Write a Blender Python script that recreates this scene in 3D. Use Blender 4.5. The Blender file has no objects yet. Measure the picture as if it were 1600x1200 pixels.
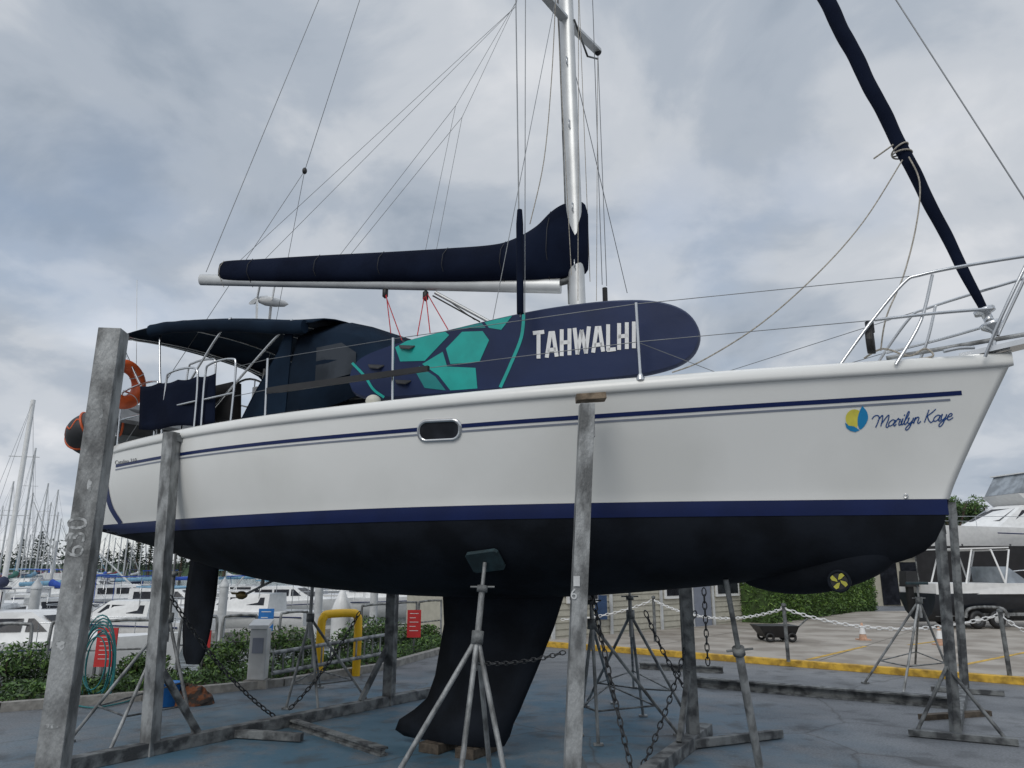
import bpy, math, random
from mathutils import Vector as V, Matrix
from mathutils.bvhtree import BVHTree
R = random.Random(11)
PI = math.pi
C = bpy.context.scene.collection
# ------------------------------------------------------------------ camera
CH = 1.75; F = 1150.0; PT = math.radians(14); cp, sp = math.cos(PT), math.sin(PT)
CAM = V((0, 0, CH))
cd = bpy.data.cameras.new('camera'); cam = bpy.data.objects.new('camera', cd); C.objects.link(cam)
cam.location = CAM; cam.rotation_euler = (PI/2+PT, 0, 0)
cd.sensor_width = 36; cd.lens = 36*F/1600; cd.clip_end = 6000; cd.clip_start = 0.05
bpy.context.scene.camera = cam
def ray(px, py):
    u = (px-800)/F; v = (600-py)/F
    return V((u, cp-v*sp, sp+v*cp))
def G(px, py, z=0.0):
    d = ray(px, py); return CAM+d*((z-CH)/d.z)
def D(px, py, Y):
    d = ray(px, py); return CAM+d*(Y/d.y)
S0 = V((3.3, 5.6, 0)); dv = V((-.8602, .51, 0)); nv = V((-.51, -.8602, 0)); Z = V((0, 0, 1))
def B(a, w, z): return S0+dv*a+nv*w+Z*z
def VPL(px, py, p0, p1):
    n = (p1-p0).cross(Z); d = ray(px, py)
    return CAM+d*((p0-CAM).dot(n)/d.dot(n))
def BP(px, py, w=0.0): return VPL(px, py, B(0, w, 0), B(1, w, 0))
# ------------------------------------------------------------------ mesh builder
class MB:
    def __init__(s): s.v = []; s.f = []; s.m = []; s.s = []; s.cm = 0; s.M = None
    def add(s, vs, fs, smooth=False):
        o = len(s.v)
        for p in vs:
            p = V(p); s.v.append(s.M @ p if s.M else p)
        for f in fs: s.f.append([i+o for i in f]); s.m.append(s.cm); s.s.append(smooth)
    def grid(s, rows, closed=False, smooth=True):
        n = len(rows[0]); vs = [p for r in rows for p in r]; fs = []
        for i in range(len(rows)-1):
            for j in range(n if closed else n-1):
                k = (j+1) % n
                fs.append([i*n+j, i*n+k, (i+1)*n+k, (i+1)*n+j])
        s.add(vs, fs, smooth)
    def tube(s, pts, r, n=8, cap=True):
        pts = [V(p) for p in pts]; rows = []
        t0 = (pts[1]-pts[0]).normalized(); a = Z if abs(t0.z) < .9 else V((1, 0, 0))
        x = t0.cross(a).normalized()
        for i, p in enumerate(pts):
            if i == 0: t = t0
            elif i == len(pts)-1: t = (p-pts[i-1]).normalized()
            else: t = ((p-pts[i-1]).normalized()+(pts[i+1]-p).normalized()).normalized()
            x = (x-t*x.dot(t)).normalized(); y = t.cross(x)
            rr = r[i] if isinstance(r, (list, tuple)) else r
            rows.append([p+(x*math.cos(2*PI*k/n)+y*math.sin(2*PI*k/n))*rr for k in range(n)])
        s.grid(rows, True)
        if cap: s.add(rows[0], [list(range(n))[::-1]]); s.add(rows[-1], [list(range(n))])
    def bar(s, p0, p1, w, h, up=Z):
        p0, p1 = V(p0), V(p1); t = (p1-p0).normalized()
        x = t.cross(V(up)).normalized() if abs(t.dot(V(up))) < .98 else V((1, 0, 0)); y = x.cross(t).normalized()
        q = [x*w/2*i+y*h/2*j for i, j in ((-1, -1), (1, -1), (1, 1), (-1, 1))]
        s.add([p0+k for k in q]+[p1+k for k in q], [[3, 2, 1, 0], [4, 5, 6, 7], [0, 1, 5, 4], [1, 2, 6, 5], [2, 3, 7, 6], [3, 0, 4, 7]])
    def box(s, x0, x1, y0, y1, z0, z1):
        s.add([(x0, y0, z0), (x1, y0, z0), (x1, y1, z0), (x0, y1, z0), (x0, y0, z1), (x1, y0, z1), (x1, y1, z1), (x0, y1, z1)],
              [[3, 2, 1, 0], [4, 5, 6, 7], [0, 1, 5, 4], [1, 2, 6, 5], [2, 3, 7, 6], [3, 0, 4, 7]])
    def prism(s, poly, ext):
        poly = [V(p) for p in poly]; n = len(poly); e = V(ext)
        s.add(poly+[p+e for p in poly], [list(range(n))[::-1], list(range(n, 2*n))]+[[i, (i+1) % n, n+(i+1) % n, n+i] for i in range(n)])
    def poly(s, pts): s.add(pts, [list(range(len(pts)))])
    def lathe(s, c, prof, n=14, ax=Z):
        ax = V(ax).normalized(); a = Z if abs(ax.z) < .9 else V((1, 0, 0)); x = ax.cross(a).normalized(); y = ax.cross(x)
        s.grid([[V(c)+ax*h+(x*math.cos(2*PI*k/n)+y*math.sin(2*PI*k/n))*r for k in range(n)] for r, h in prof], True)
    def ball(s, c, rx, ry, rz, n=10, X=V((1, 0, 0)), Y=V((0, 1, 0)), W=Z):
        c = V(c); rows = []
        for i in range(n+1):
            th = PI*i/n
            rows.append([c+X*(rx*math.sin(th)*math.cos(2*PI*k/(n*2)))+Y*(ry*math.sin(th)*math.sin(2*PI*k/(n*2)))+W*(rz*math.cos(th)) for k in range(n*2)])
        s.grid(rows, True)
    def torus(s, c, ax, Rr, r, n=24, m=8, sx=1.0, X=None):
        ax = V(ax).normalized(); a = Z if abs(ax.z) < .9 else V((1, 0, 0))
        x = V(X).normalized() if X is not None else ax.cross(a).normalized(); y = ax.cross(x).normalized(); rows = []
        for i in range(n+1):
            t = 2*PI*i/n; d = x*math.cos(t)*sx+y*math.sin(t); dn = d.normalized(); cc = V(c)+d*Rr
            rows.append([cc+(dn*math.cos(2*PI*k/m)+ax*math.sin(2*PI*k/m))*r for k in range(m)])
        s.grid(rows, True)
    def leaf(s, c, size, asp=.6):
        a = V((R.gauss(0, 1), R.gauss(0, 1), R.gauss(0, .8))).normalized(); b = a.cross(V((R.gauss(0, 1), R.gauss(0, 1), R.gauss(0, 1)))).normalized()
        a = a*size; b = b*size*asp
        s.add([c-a, c-b*.5, c+a, c+b*.5], [[0, 1, 2, 3]])
    def leafball(s, c, rx, ry, rz, n, size, nm=3, fill=.5):
        lumps = [(V((R.gauss(0, 1), R.gauss(0, 1), R.gauss(0, 1))).normalized(), R.uniform(.75, 1.2)) for _ in range(9)]
        for _ in range(n):
            d = V((R.gauss(0, 1), R.gauss(0, 1), R.gauss(0, 1))).normalized()
            k = max((d.dot(l)*q for l, q in lumps)); k = .7+.38*max(k, 0)
            rr = k*(R.random()**fill)
            p = V(c)+V((d.x*rx*rr, d.y*ry*rr, d.z*rz*rr))
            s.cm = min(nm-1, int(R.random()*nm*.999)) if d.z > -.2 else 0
            s.leaf(p, size*R.uniform(.6, 1.3))
        s.cm = 0
    def build(s, name, mats, parent=None, loc=None, bevel=0):
        me = bpy.data.meshes.new(name)
        if parent is not None: off = WL[parent.name]
        else:
            if loc is None:
                n = max(1, len(s.v)); loc = V((sum(p.x for p in s.v)/n, sum(p.y for p in s.v)/n, min(p.z for p in s.v)))
            off = V(loc)
        me.from_pydata([tuple(p-off) for p in s.v], [], s.f)
        if not isinstance(mats, (list, tuple)): mats = [mats]
        for m in mats: me.materials.append(m)
        me.polygons.foreach_set('material_index', s.m); me.polygons.foreach_set('use_smooth', s.s); me.update()
        o = bpy.data.objects.new(name, me); C.objects.link(o)
        if parent is not None: o.parent = parent
        else: o.location = off
        WL[o.name] = off
        if bevel:
            b = o.modifiers.new('b', 'BEVEL'); b.width = bevel; b.segments = 2; b.limit_method = 'ANGLE'
        return o
WL = {}
def tag(o, label, cat, group=None):
    o['label'] = label; o['category'] = cat
    if group: o['group'] = group
    return o
def thing(name, label, cat, loc, group=None):
    o = bpy.data.objects.new(name, None); C.objects.link(o); o.location = V(loc); WL[o.name] = V(loc)
    o.empty_display_size = .2
    return tag(o, label, cat, group)
def struct(o): o['kind'] = 'structure'; return o
def interp(tab, x):
    if x <= tab[0][0]: return tab[0][1]
    if x >= tab[-1][0]: return tab[-1][1]
    n = len(tab)
    for i in range(n-1):
        if x <= tab[i+1][0]: break
    def sl(j):
        if j == 0: return (tab[1][1]-tab[0][1])/(tab[1][0]-tab[0][0])
        if j == n-1: return (tab[-1][1]-tab[-2][1])/(tab[-1][0]-tab[-2][0])
        return (tab[j+1][1]-tab[j-1][1])/(tab[j+1][0]-tab[j-1][0])
    h = tab[i+1][0]-tab[i][0]; t = (x-tab[i][0])/h
    return ((2*t**3-3*t*t+1)*tab[i][1]+(t**3-2*t*t+t)*h*sl(i)+(-2*t**3+3*t*t)*tab[i+1][1]+(t**3-t*t)*h*sl(i+1))
def spl(pts, n=6):
    pts = [V(p) for p in pts]; out = []
    for i in range(len(pts)-1):
        p0 = pts[max(i-1, 0)]; p1 = pts[i]; p2 = pts[i+1]; p3 = pts[min(i+2, len(pts)-1)]
        for k in range(n):
            t = k/n
            out.append(.5*((2*p1)+(p2-p0)*t+(2*p0-5*p1+4*p2-p3)*t*t+(3*p1-p0-3*p2+p3)*t**3))
    out.append(pts[-1]); return out
# ------------------------------------------------------------------ materials
def mat(name, col, rough=.5, metal=0., var=.12, scale=6., bump=0., bscale=40., col2=None, thr=(.4, .6), spec=None, stretch=None):
    m = bpy.data.materials.new(name); m.use_nodes = True; nt = m.node_tree; b = nt.nodes['Principled BSDF']; L = nt.links
    tc = nt.nodes.new('ShaderNodeTexCoord'); mp = nt.nodes.new('ShaderNodeMapping'); L.new(tc.outputs['Object'], mp.inputs[0])
    if stretch: mp.inputs['Scale'].default_value = stretch
    nz = nt.nodes.new('ShaderNodeTexNoise'); nz.inputs['Scale'].default_value = scale; nz.inputs['Detail'].default_value = 6; L.new(mp.outputs[0], nz.inputs[0])
    rp = nt.nodes.new('ShaderNodeValToRGB'); L.new(nz.outputs[0], rp.inputs[0])
    c1 = [max(0, c*(1-var)) for c in col]; c2 = list(col2) if col2 else [min(1, c*(1+var)) for c in col]
    rp.color_ramp.elements[0].position = thr[0]; rp.color_ramp.elements[1].position = thr[1]
    rp.color_ramp.elements[0].color = (*c1, 1); rp.color_ramp.elements[1].color = (*c2, 1)
    L.new(rp.outputs[0], b.inputs['Base Color'])
    b.inputs['Roughness'].default_value = rough; b.inputs['Metallic'].default_value = metal
    if spec is not None: b.inputs['Specular IOR Level'].default_value = spec
    if bump:
        n2 = nt.nodes.new('ShaderNodeTexNoise'); n2.inputs['Scale'].default_value = bscale; n2.inputs['Detail'].default_value = 5; L.new(mp.outputs[0], n2.inputs[0])
        bp = nt.nodes.new('ShaderNodeBump'); bp.inputs['Strength'].default_value = bump; bp.inputs['Distance'].default_value = .02
        L.new(n2.outputs[0], bp.inputs['Height']); L.new(bp.outputs[0], b.inputs['Normal'])
    return m
M = {}
M['gel'] = mat('white_gelcoat', (.73, .73, .70), .25, 0, .035, .7, col2=(.78, .78, .755))
M['boot'] = mat('navy_boot_stripe', (.004, .012, .065), .4, 0, .1, 3, spec=.3)
M['anti'] = mat('dark_antifouling', (.004, .006, .010), .8, 0, .25, 2.5, .15, 30, col2=(.008, .011, .017), spec=.2)
M['navy'] = mat('navy_stripe', (.006, .016, .085), .4, 0, .05, spec=.3)
M['name'] = mat('blue_script', (.012, .06, .22), .4, 0, .05)
M['grey'] = mat('grey_stripe', (.20, .22, .27), .4, 0, .05)
M['steel'] = mat('stainless_steel', (.62, .63, .64), .2, .95, .05)
M['alu'] = mat('mast_aluminium', (.56, .57, .57), .42, .5, .08, 3)
M['canvas'] = mat('navy_canvas', (.004, .007, .019), .95, 0, .15, 2, .15, 22, col2=(.0055, .0095, .024), spec=.12)
M['canvas2'] = mat('teal_navy_canvas', (.007, .015, .029), .95, 0, .15, 2, .15, 18, col2=(.009, .020, .038), spec=.12)
M['galv'] = mat('galvanised_steel', (.19, .195, .195), .55, .35, .35, 9, .35, 60, col2=(.35, .36, .36), thr=(.38, .6), stretch=(1, 1, .45))
M['galv2'] = mat('weathered_galvanised_steel', (.10, .105, .11), .65, .3, .4, 7, .35, 50, col2=(.21, .22, .22))
M['chain'] = mat('dark_chain_steel', (.05, .052, .055), .5, .6, .3, 20)
M['wire'] = mat('rigging_wire', (.2, .21, .22), .4, .5, .1)
M['rope'] = mat('pale_rope', (.36, .33, .28), .8, 0, .25, 60)
M['redrope'] = mat('red_rope', (.45, .03, .04), .8, 0, .3, 60)
M['black'] = mat('black_plastic', (.012, .012, .013), .5, 0, .2)
M['glass'] = mat('dark_glass', (.02, .022, .028), .15, 0, .3, 4, spec=.3)
M['vinyl'] = mat('clear_vinyl', (.016, .022, .03), .4, 0, .3, 3, .1, 6, col2=(.035, .042, .052), spec=.2)
M['vinyl2'] = mat('light_clear_curtain', (.26, .29, .32), .2, 0, .25, 2)
M['white'] = mat('white_paint', (.75, .75, .74), .4, 0, .04)
M['dwhite'] = mat('dull_white', (.52, .53, .53), .5, 0, .14, 3)
M['orange'] = mat('orange_vinyl', (.58, .10, .025), .5, 0, .15)
M['hyp'] = mat('grey_inflatable_rubber', (.045, .046, .05), .6, 0, .2, 4)
M['hyp2'] = mat('pale_grey_inflatable_rubber', (.18, .19, .20), .5, 0, .15, 4)
M['teal'] = mat('teal_print', (.0, .33, .29), .45, 0, .08)
M['teal2'] = mat('dark_teal_print', (.0, .19, .19), .45, 0, .05)
M['board'] = mat('navy_board_cover', (.007, .018, .066), .5, 0, .12, 2, .12, 8, spec=.3)
M['wood'] = mat('weathered_wood', (.075, .06, .045), .85, 0, .35, 12, .4, 30)
M['wood2'] = mat('pale_weathered_wood', (.17, .13, .09), .85, 0, .35, 12, .4, 30)
M['bronze'] = mat('bronze', (.14, .10, .035), .5, .5, .2)
M['yellow'] = mat('yellow_paint', (.52, .31, .04), .65, 0, .35, 7, .3, 20, col2=(.68, .42, .05), thr=(.38, .6))
M['hoopy'] = mat('bright_yellow_paint', (.85, .50, .01), .4, 0, .06, 5)
M['red'] = mat('red_sign', (.55, .03, .03), .5, 0, .08)
M['blue'] = mat('blue_plastic', (.02, .17, .5), .4, 0, .1)
M['cyan'] = mat('blue_logo', (.01, .20, .42), .4)
M['logoy'] = mat('yellow_logo', (.62, .56, .08), .4)
M['dimy'] = mat('dull_yellow_blade', (.42, .40, .05), .5)
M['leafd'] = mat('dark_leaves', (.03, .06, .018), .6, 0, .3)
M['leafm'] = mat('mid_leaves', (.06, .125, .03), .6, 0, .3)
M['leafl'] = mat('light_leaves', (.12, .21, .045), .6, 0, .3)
M['pine'] = mat('pine_needles', (.015, .03, .018), .8, 0, .3)
M['pine2'] = mat('pine_needles_light', (.03, .05, .028), .8, 0, .3)
M['bark'] = mat('bark', (.09, .065, .045), .9, 0, .3)
M['cream'] = mat('cream_cladding', (.42, .40, .33), .7, 0, .06)
M['roofm'] = mat('grey_roof', (.18, .19, .2), .6, 0, .1)
M['mulch'] = mat('soil_bed', (.05, .04, .03), .95, 0, .4, 20, .6, 40)
M['conc'] = mat('concrete_kerb', (.28, .27, .25), .85, 0, .2, 8, .3, 40)
M['hose'] = mat('teal_hose', (.02, .16, .17), .5)
M['stain'] = mat('stained_white', (.6, .58, .5), .5, 0, .1, 6)
LEAF = [M['leafd'], M['leafm'], M['leafl']]
def ground_mat():
    m = bpy.data.materials.new('yard_paving'); m.use_nodes = True; nt = m.node_tree; L = nt.links; b = nt.nodes['Principled BSDF']; N = nt.nodes.new
    tc = N('ShaderNodeTexCoord')
    def noise(sc, det=6, r=.55):
        n = N('ShaderNodeTexNoise'); n.inputs['Scale'].default_value = sc; n.inputs['Detail'].default_value = det; n.inputs['Roughness'].default_value = r; L.new(tc.outputs['Object'], n.inputs[0]); return n
    def ramp(src, p0, c0, p1, c1):
        r = N('ShaderNodeValToRGB'); r.color_ramp.elements[0].position = p0; r.color_ramp.elements[1].position = p1
        r.color_ramp.elements[0].color = (*c0, 1); r.color_ramp.elements[1].color = (*c1, 1); L.new(src, r.inputs[0]); return r
    def mix(fac, a, c, mode='MIX'):
        x = N('ShaderNodeMix'); x.data_type = 'RGBA'; x.blend_type = mode
        if hasattr(fac, 'links'): L.new(fac, x.inputs[0])
        else: x.inputs[0].default_value = fac
        for s, k in ((a, 6), (c, 7)):
            if hasattr(s, 'links'): L.new(s, x.inputs[k])
            else: x.inputs[k].default_value = (*s, 1)
        return x.outputs[2]
    base = ramp(noise(.6).outputs[0], .35, (.135, .145, .158), .65, (.20, .21, .222)).outputs[0]
    fine = ramp(noise(45, 4).outputs[0], .3, (.6, .6, .6), .7, (1.25, 1.25, 1.25)).outputs[0]
    base = mix(1.0, base, fine, 'MULTIPLY')
    gr = N('ShaderNodeTexGradient'); gr.gradient_type = 'SPHERICAL'; mp = N('ShaderNodeMapping'); L.new(tc.outputs['Object'], mp.inputs[0])
    mp.inputs['Location'].default_value = (.2, -.5, 0); mp.inputs['Scale'].default_value = (.19, .19, 1); L.new(mp.outputs[0], gr.inputs[0])
    st = ramp(noise(1.3, 8, .65).outputs[0], .36, (0, 0, 0), .6, (1, 1, 1)).outputs[0]
    f = N('ShaderNodeMath'); f.operation = 'MULTIPLY'; L.new(gr.outputs[1], f.inputs[0]); L.new(st, f.inputs[1])
    f2 = N('ShaderNodeMath'); f2.operation = 'MULTIPLY'; f2.use_clamp = True; f2.inputs[1].default_value = 2.2; L.new(f.outputs[0], f2.inputs[0])
    base = mix(f2.outputs[0], base, (.065, .14, .20))
    dk = ramp(noise(2.2, 5).outputs[0], .54, (0, 0, 0), .68, (.75, .75, .75)).outputs[0]
    base = mix(dk, base, (.07, .075, .08))
    dk2 = ramp(noise(7, 6, .7).outputs[0], .58, (0, 0, 0), .68, (.55, .55, .55)).outputs[0]
    base = mix(dk2, base, (.06, .065, .075))
    sp_ = ramp(noise(14, 3, .7).outputs[0], .68, (0, 0, 0), .72, (.6, .6, .6)).outputs[0]
    base = mix(sp_, base, (.34, .35, .36))
    vo = N('ShaderNodeTexVoronoi'); vo.feature = 'DISTANCE_TO_EDGE'; vo.inputs['Scale'].default_value = .33
    mm = N('ShaderNodeMix'); mm.data_type = 'RGBA'; mm.inputs[0].default_value = .25; L.new(tc.outputs['Object'], mm.inputs[6]); L.new(noise(1.5).outputs[1], mm.inputs[7]); L.new(mm.outputs[2], vo.inputs[0])
    cr = ramp(vo.outputs[0], .0, (.7, .7, .7), .005, (0, 0, 0)).outputs[0]
    base = mix(cr, base, (.05, .05, .05))
    L.new(base, b.inputs['Base Color'])
    rr = ramp(noise(1.1, 5).outputs[0], .4, (.55, .55, .55), .7, (.9, .9, .9)).outputs[0]; L.new(rr, b.inputs['Roughness'])
    bp = N('ShaderNodeBump'); bp.inputs['Strength'].default_value = .35; bp.inputs['Distance'].default_value = .01; L.new(noise(70, 3).outputs[0], bp.inputs['Height']); L.new(bp.outputs[0], b.inputs['Normal'])
    return m
M['yard'] = ground_mat()
M['park'] = mat('tan_concrete', (.30, .265, .225), .85, 0, .12, 1.1, .3, 30, col2=(.40, .365, .32))
wm = bpy.data.materials.new('harbour_water'); wm.use_nodes = True
_b = wm.node_tree.nodes['Principled BSDF']; _b.inputs['Base Color'].default_value = (.03, .05, .055, 1); _b.inputs['Roughness'].default_value = .12
_t = wm.node_tree.nodes.new('ShaderNodeTexCoord'); _n = wm.node_tree.nodes.new('ShaderNodeTexNoise'); _n.inputs['Scale'].default_value = 1.5; _n.inputs['Detail'].default_value = 4
_p = wm.node_tree.nodes.new('ShaderNodeBump'); _p.inputs['Strength'].default_value = .5; _p.inputs['Distance'].default_value = .1
wm.node_tree.links.new(_t.outputs['Object'], _n.inputs[0]); wm.node_tree.links.new(_n.outputs[0], _p.inputs['Height']); wm.node_tree.links.new(_p.outputs[0], _b.inputs['Normal'])
M['water'] = wm
# ------------------------------------------------------------------ world
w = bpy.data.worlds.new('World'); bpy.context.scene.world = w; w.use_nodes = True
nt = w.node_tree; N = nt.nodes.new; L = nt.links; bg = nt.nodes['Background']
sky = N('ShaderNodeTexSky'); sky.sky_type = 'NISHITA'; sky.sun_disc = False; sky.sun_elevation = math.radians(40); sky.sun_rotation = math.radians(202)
tc = N('ShaderNodeTexCoord'); sx = N('ShaderNodeSeparateXYZ'); L.new(tc.outputs['Generated'], sx.inputs[0])
def mth(op, a, b_, clamp=False):
    x = N('ShaderNodeMath'); x.operation = op; x.use_clamp = clamp
    for k, q in ((0, a), (1, b_)):
        if hasattr(q, 'links'): L.new(q, x.inputs[k])
        else: x.inputs[k].default_value = q
    return x.outputs[0]
zz = mth('ADD', mth('MAXIMUM', sx.outputs[2], 0.0), .35)
cb = N('ShaderNodeCombineXYZ'); L.new(mth('DIVIDE', sx.outputs[0], zz), cb.inputs[0]); L.new(mth('DIVIDE', sx.outputs[1], zz), cb.inputs[1]); cb.inputs[2].default_value = 5.3
def wn(sc, det, rg, dist=0):
    n = N('ShaderNodeTexNoise'); n.inputs['Scale'].default_value = sc; n.inputs['Detail'].default_value = det; n.inputs['Roughness'].default_value = rg; n.inputs['Distortion'].default_value = dist; L.new(cb.outputs[0], n.inputs[0]); return n.outputs[0]
n1 = mth('ADD', mth('MULTIPLY', wn(3.1, 8, .52, .3), .64), mth('MULTIPLY', wn(1.4, 3, .5), .36))
cr = N('ShaderNodeValToRGB'); L.new(n1, cr.inputs[0]); cr.color_ramp.interpolation = 'EASE'; e = cr.color_ramp.elements
e[0].position = .35; e[0].color = (.315, .37, .445, 1); e[1].position = .62; e[1].color = (.68, .70, .735, 1)
q = cr.color_ramp.elements.new(.44); q.color = (.41, .46, .53, 1); q = cr.color_ramp.elements.new(.52); q.color = (.545, .58, .63, 1)
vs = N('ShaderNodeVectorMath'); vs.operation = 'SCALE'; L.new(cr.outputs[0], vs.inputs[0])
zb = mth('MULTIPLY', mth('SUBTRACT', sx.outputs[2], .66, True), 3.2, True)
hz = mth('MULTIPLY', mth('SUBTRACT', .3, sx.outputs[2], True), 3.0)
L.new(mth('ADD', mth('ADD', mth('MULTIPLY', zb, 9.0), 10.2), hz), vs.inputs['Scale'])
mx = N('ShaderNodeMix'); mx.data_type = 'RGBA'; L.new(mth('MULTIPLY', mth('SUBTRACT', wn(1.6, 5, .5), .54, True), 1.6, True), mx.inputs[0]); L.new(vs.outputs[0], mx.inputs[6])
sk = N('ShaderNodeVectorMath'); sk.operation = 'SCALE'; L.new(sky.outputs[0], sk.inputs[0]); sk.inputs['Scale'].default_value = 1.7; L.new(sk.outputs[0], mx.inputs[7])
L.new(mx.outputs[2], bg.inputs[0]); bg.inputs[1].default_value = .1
sl = bpy.data.lights.new('sun', 'SUN'); sl.energy = 1.2; sl.angle = math.radians(30); sl.color = (1, .97, .92)
so = bpy.data.objects.new('sun', sl); C.objects.link(so); so.rotation_euler = V((.3, .75, -.66)).to_track_quat('-Z', 'Y').to_euler()
sc_ = bpy.context.scene; sc_.view_settings.view_transform = 'Standard'; sc_.view_settings.look = 'None'; sc_.view_settings.exposure = 0

# ================================================================== THE YACHT
ZB = 2.25
ZS = [(-.54, 3.27), (.2, 3.215), (.9, 3.175), (2, 3.13), (4, 3.105), (6.5, 3.13), (9.2, 3.14)]
BS = [(0, 0), (.3, .17), (.7, .40), (1.04, .58), (1.54, .83), (2.04, 1.05), (2.54, 1.23), (3.54, 1.50), (4.54, 1.66), (5.54, 1.72), (6.54, 1.70), (7.54, 1.62), (8.54, 1.47), (9.1, 1.36), (9.7, 1.22), (10.3, 1.1)]
BW = [(0, 0), (.25, .12), (.5, .24), (1, .47), (1.5, .69), (2, .89), (3, 1.22), (4, 1.45), (5, 1.55), (6, 1.54), (7, 1.46), (8, 1.33), (8.6, 1.24), (9.7, 1.08)]
ZK = [(0, 2.25), (.05, 2.08), (.12, 1.95), (.22, 1.86), (.41, 1.785), (.84, 1.72), (1.32, 1.66), (1.91, 1.59), (3.27, 1.48), (4.7, 1.46), (5.8, 1.50), (6.64, 1.56), (7.5, 1.70), (8.4, 1.92), (9.65, 2.215)]
AE = 9.64
zs = lambda a: interp(ZS, a)
def a0(f): return -.54*(1-f)**1.1
def topw(a, f): x = a-a0(f); return interp(BS, x)*(1-f**1.5)+interp(BW, x*9.3/(9.3-a0(f)))*f**1.5 if x > 0 else 0
def hull_w(a, z):
    if z >= ZB: return topw(a, max(0, (zs(a)-z)/(zs(a)-ZB)))
    s_ = min(1, (ZB-z)/max(1e-4, ZB-interp(ZK, a))); return interp(BW, a)*math.sqrt(max(0, 1-s_*s_))**.9
NS = 64; rows = []
def station(i): return (i/NS)**1.25
def rnd_end(t): return 1-.14*max(0, (t-.955)/.045)**2
half = []
for j in range(11):
    f = j/10; r = []
    for i in range(NS+1):
        A1 = 9.0+(AE-9.0)*f; st_ = station(i); a = a0(f)+(A1-a0(f))*st_; z = zs(a)+(ZB-zs(a))*f
        r.append((a, topw(a, f)*rnd_end(st_), z))
    half.append(r)
for j in range(1, 13):
    ph = PI/2*j/12; r = []
    for i in range(NS+1):
        st_ = station(i); a = (AE-.1*math.sin(ph))*st_; z = ZB-(ZB-interp(ZK, a))*math.sin(ph)
        r.append((a, interp(BW, a)*max(0, math.cos(ph))**.9*rnd_end(st_), z))
    half.append(r)
boat = thing('sailboat', 'white sloop with navy bottom paint, propped up in the yard on steel stands', 'sailboat', B(4.5, 0, .12))
hm = MB()
for side in (1, -1):
    for k in range(len(half)-1):
        hm.cm = 0 if k < 10 else 1
        r0 = [B(a, w_*side, z) for a, w_, z in half[k]]; r1 = [B(a, w_*side, z) for a, w_, z in half[k+1]]
        hm.grid([r0, r1] if side < 0 else [r1, r0])
ring = [B(*h[-1]) for h in half]+[B(h[-1][0], -h[-1][1], h[-1][2]) for h in half[-2::-1]]
hm.cm = 0; hm.poly(ring)
hull = hm.build('hull', [M['gel'], M['anti']], boat)
import bmesh
bm = bmesh.new(); bm.from_mesh(hull.data); bmesh.ops.remove_doubles(bm, verts=bm.verts, dist=.0008); bm.to_mesh(hull.data); bm.free()
BV = BVHTree.FromPolygons([v for v in hm.v], hm.f)
def hit(px, py): return BV.ray_cast(CAM, ray(px, py).normalized())[0] is not None
def onhull(px, py, off=.004):
    d = ray(px, py).normalized(); loc, nrm, i, dist = BV.ray_cast(CAM, d)
    if loc is None: return BP(px, py, 1.0)
    if nrm.dot(d) > 0: nrm = -nrm
    return loc+nrm*off
m = MB(); rr = []
for i in range(NS+1):
    a, w_, z = half[0][i]
    rr.append([B(a, w_*k*.985, z+.05*(1-k*k)-.01) for k in (-1, -.6, -.2, .2, .6, 1)])
m.grid(rr); m.build('deck', M['gel'], boat)
for side in (1, -1):
    m = MB(); pr = []
    for i in range(NS+1):
        a, w_, z = half[0][i]; w_ = max(w_, .004)
        pr.append([B(a, (w_+dw)*side, z+dz) for dw, dz in ((-.07, .045), (-.05, .062), (-.01, .06), (.022, .035), (.026, -.02), (.018, -.045), (.0, -.05))])
    m.grid(pr); m.build('toe_rail', M['gel'], boat)
def band(d1, d2, aa0, aa1, off, rel=True, n=80, side=1):
    m = MB(); pr = []
    for i in range(n+1):
        a = aa0+(aa1-aa0)*i/n; q = []
        for k in range(4):
            z = (zs(a)-(d1+(d2-d1)*k/3)) if rel else d1+(d2-d1)*k/3
            q.append(B(a, (hull_w(a, z)+off)*side, z))
        pr.append(q)
    m.grid(pr); return m
for side in (1, -1):
    band(.20, .232, -.18, 8.5, .004, side=side).build('navy_stripe', M['navy'], boat)
    band(.252, .268, -.1, 8.5, .004, side=side).build('thin_stripe', M['grey'], boat)
    band(2.252, 2.135, .015, 9.0, .005, False, side=side).build('boot_stripe', M['boot'], boat)
def ribbon(m, pts, wd, mp, step=5, closed=False):
    P = [V((p[0], p[1], 0)) for p in pts]; Q = []
    for i in range(len(P)-1):
        k = max(1, int((P[i+1]-P[i]).length/step))
        Q += [P[i].lerp(P[i+1], t/k) for t in range(k)]
    Q.append(P[-1]); rowsr = []
    for i, p in enumerate(Q):
        t = (Q[min(i+1, len(Q)-1)]-Q[max(i-1, 0)]).normalized(); n = V((-t.y, t.x, 0))*wd/2
        if i == 0: p = p-t*wd*.3
        if i == len(Q)-1: p = p+t*wd*.3
        rowsr.append([mp(p.x+n.x, p.y+n.y), mp(p.x-n.x, p.y-n.y)])
    m.grid(rowsr, smooth=False)
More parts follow.
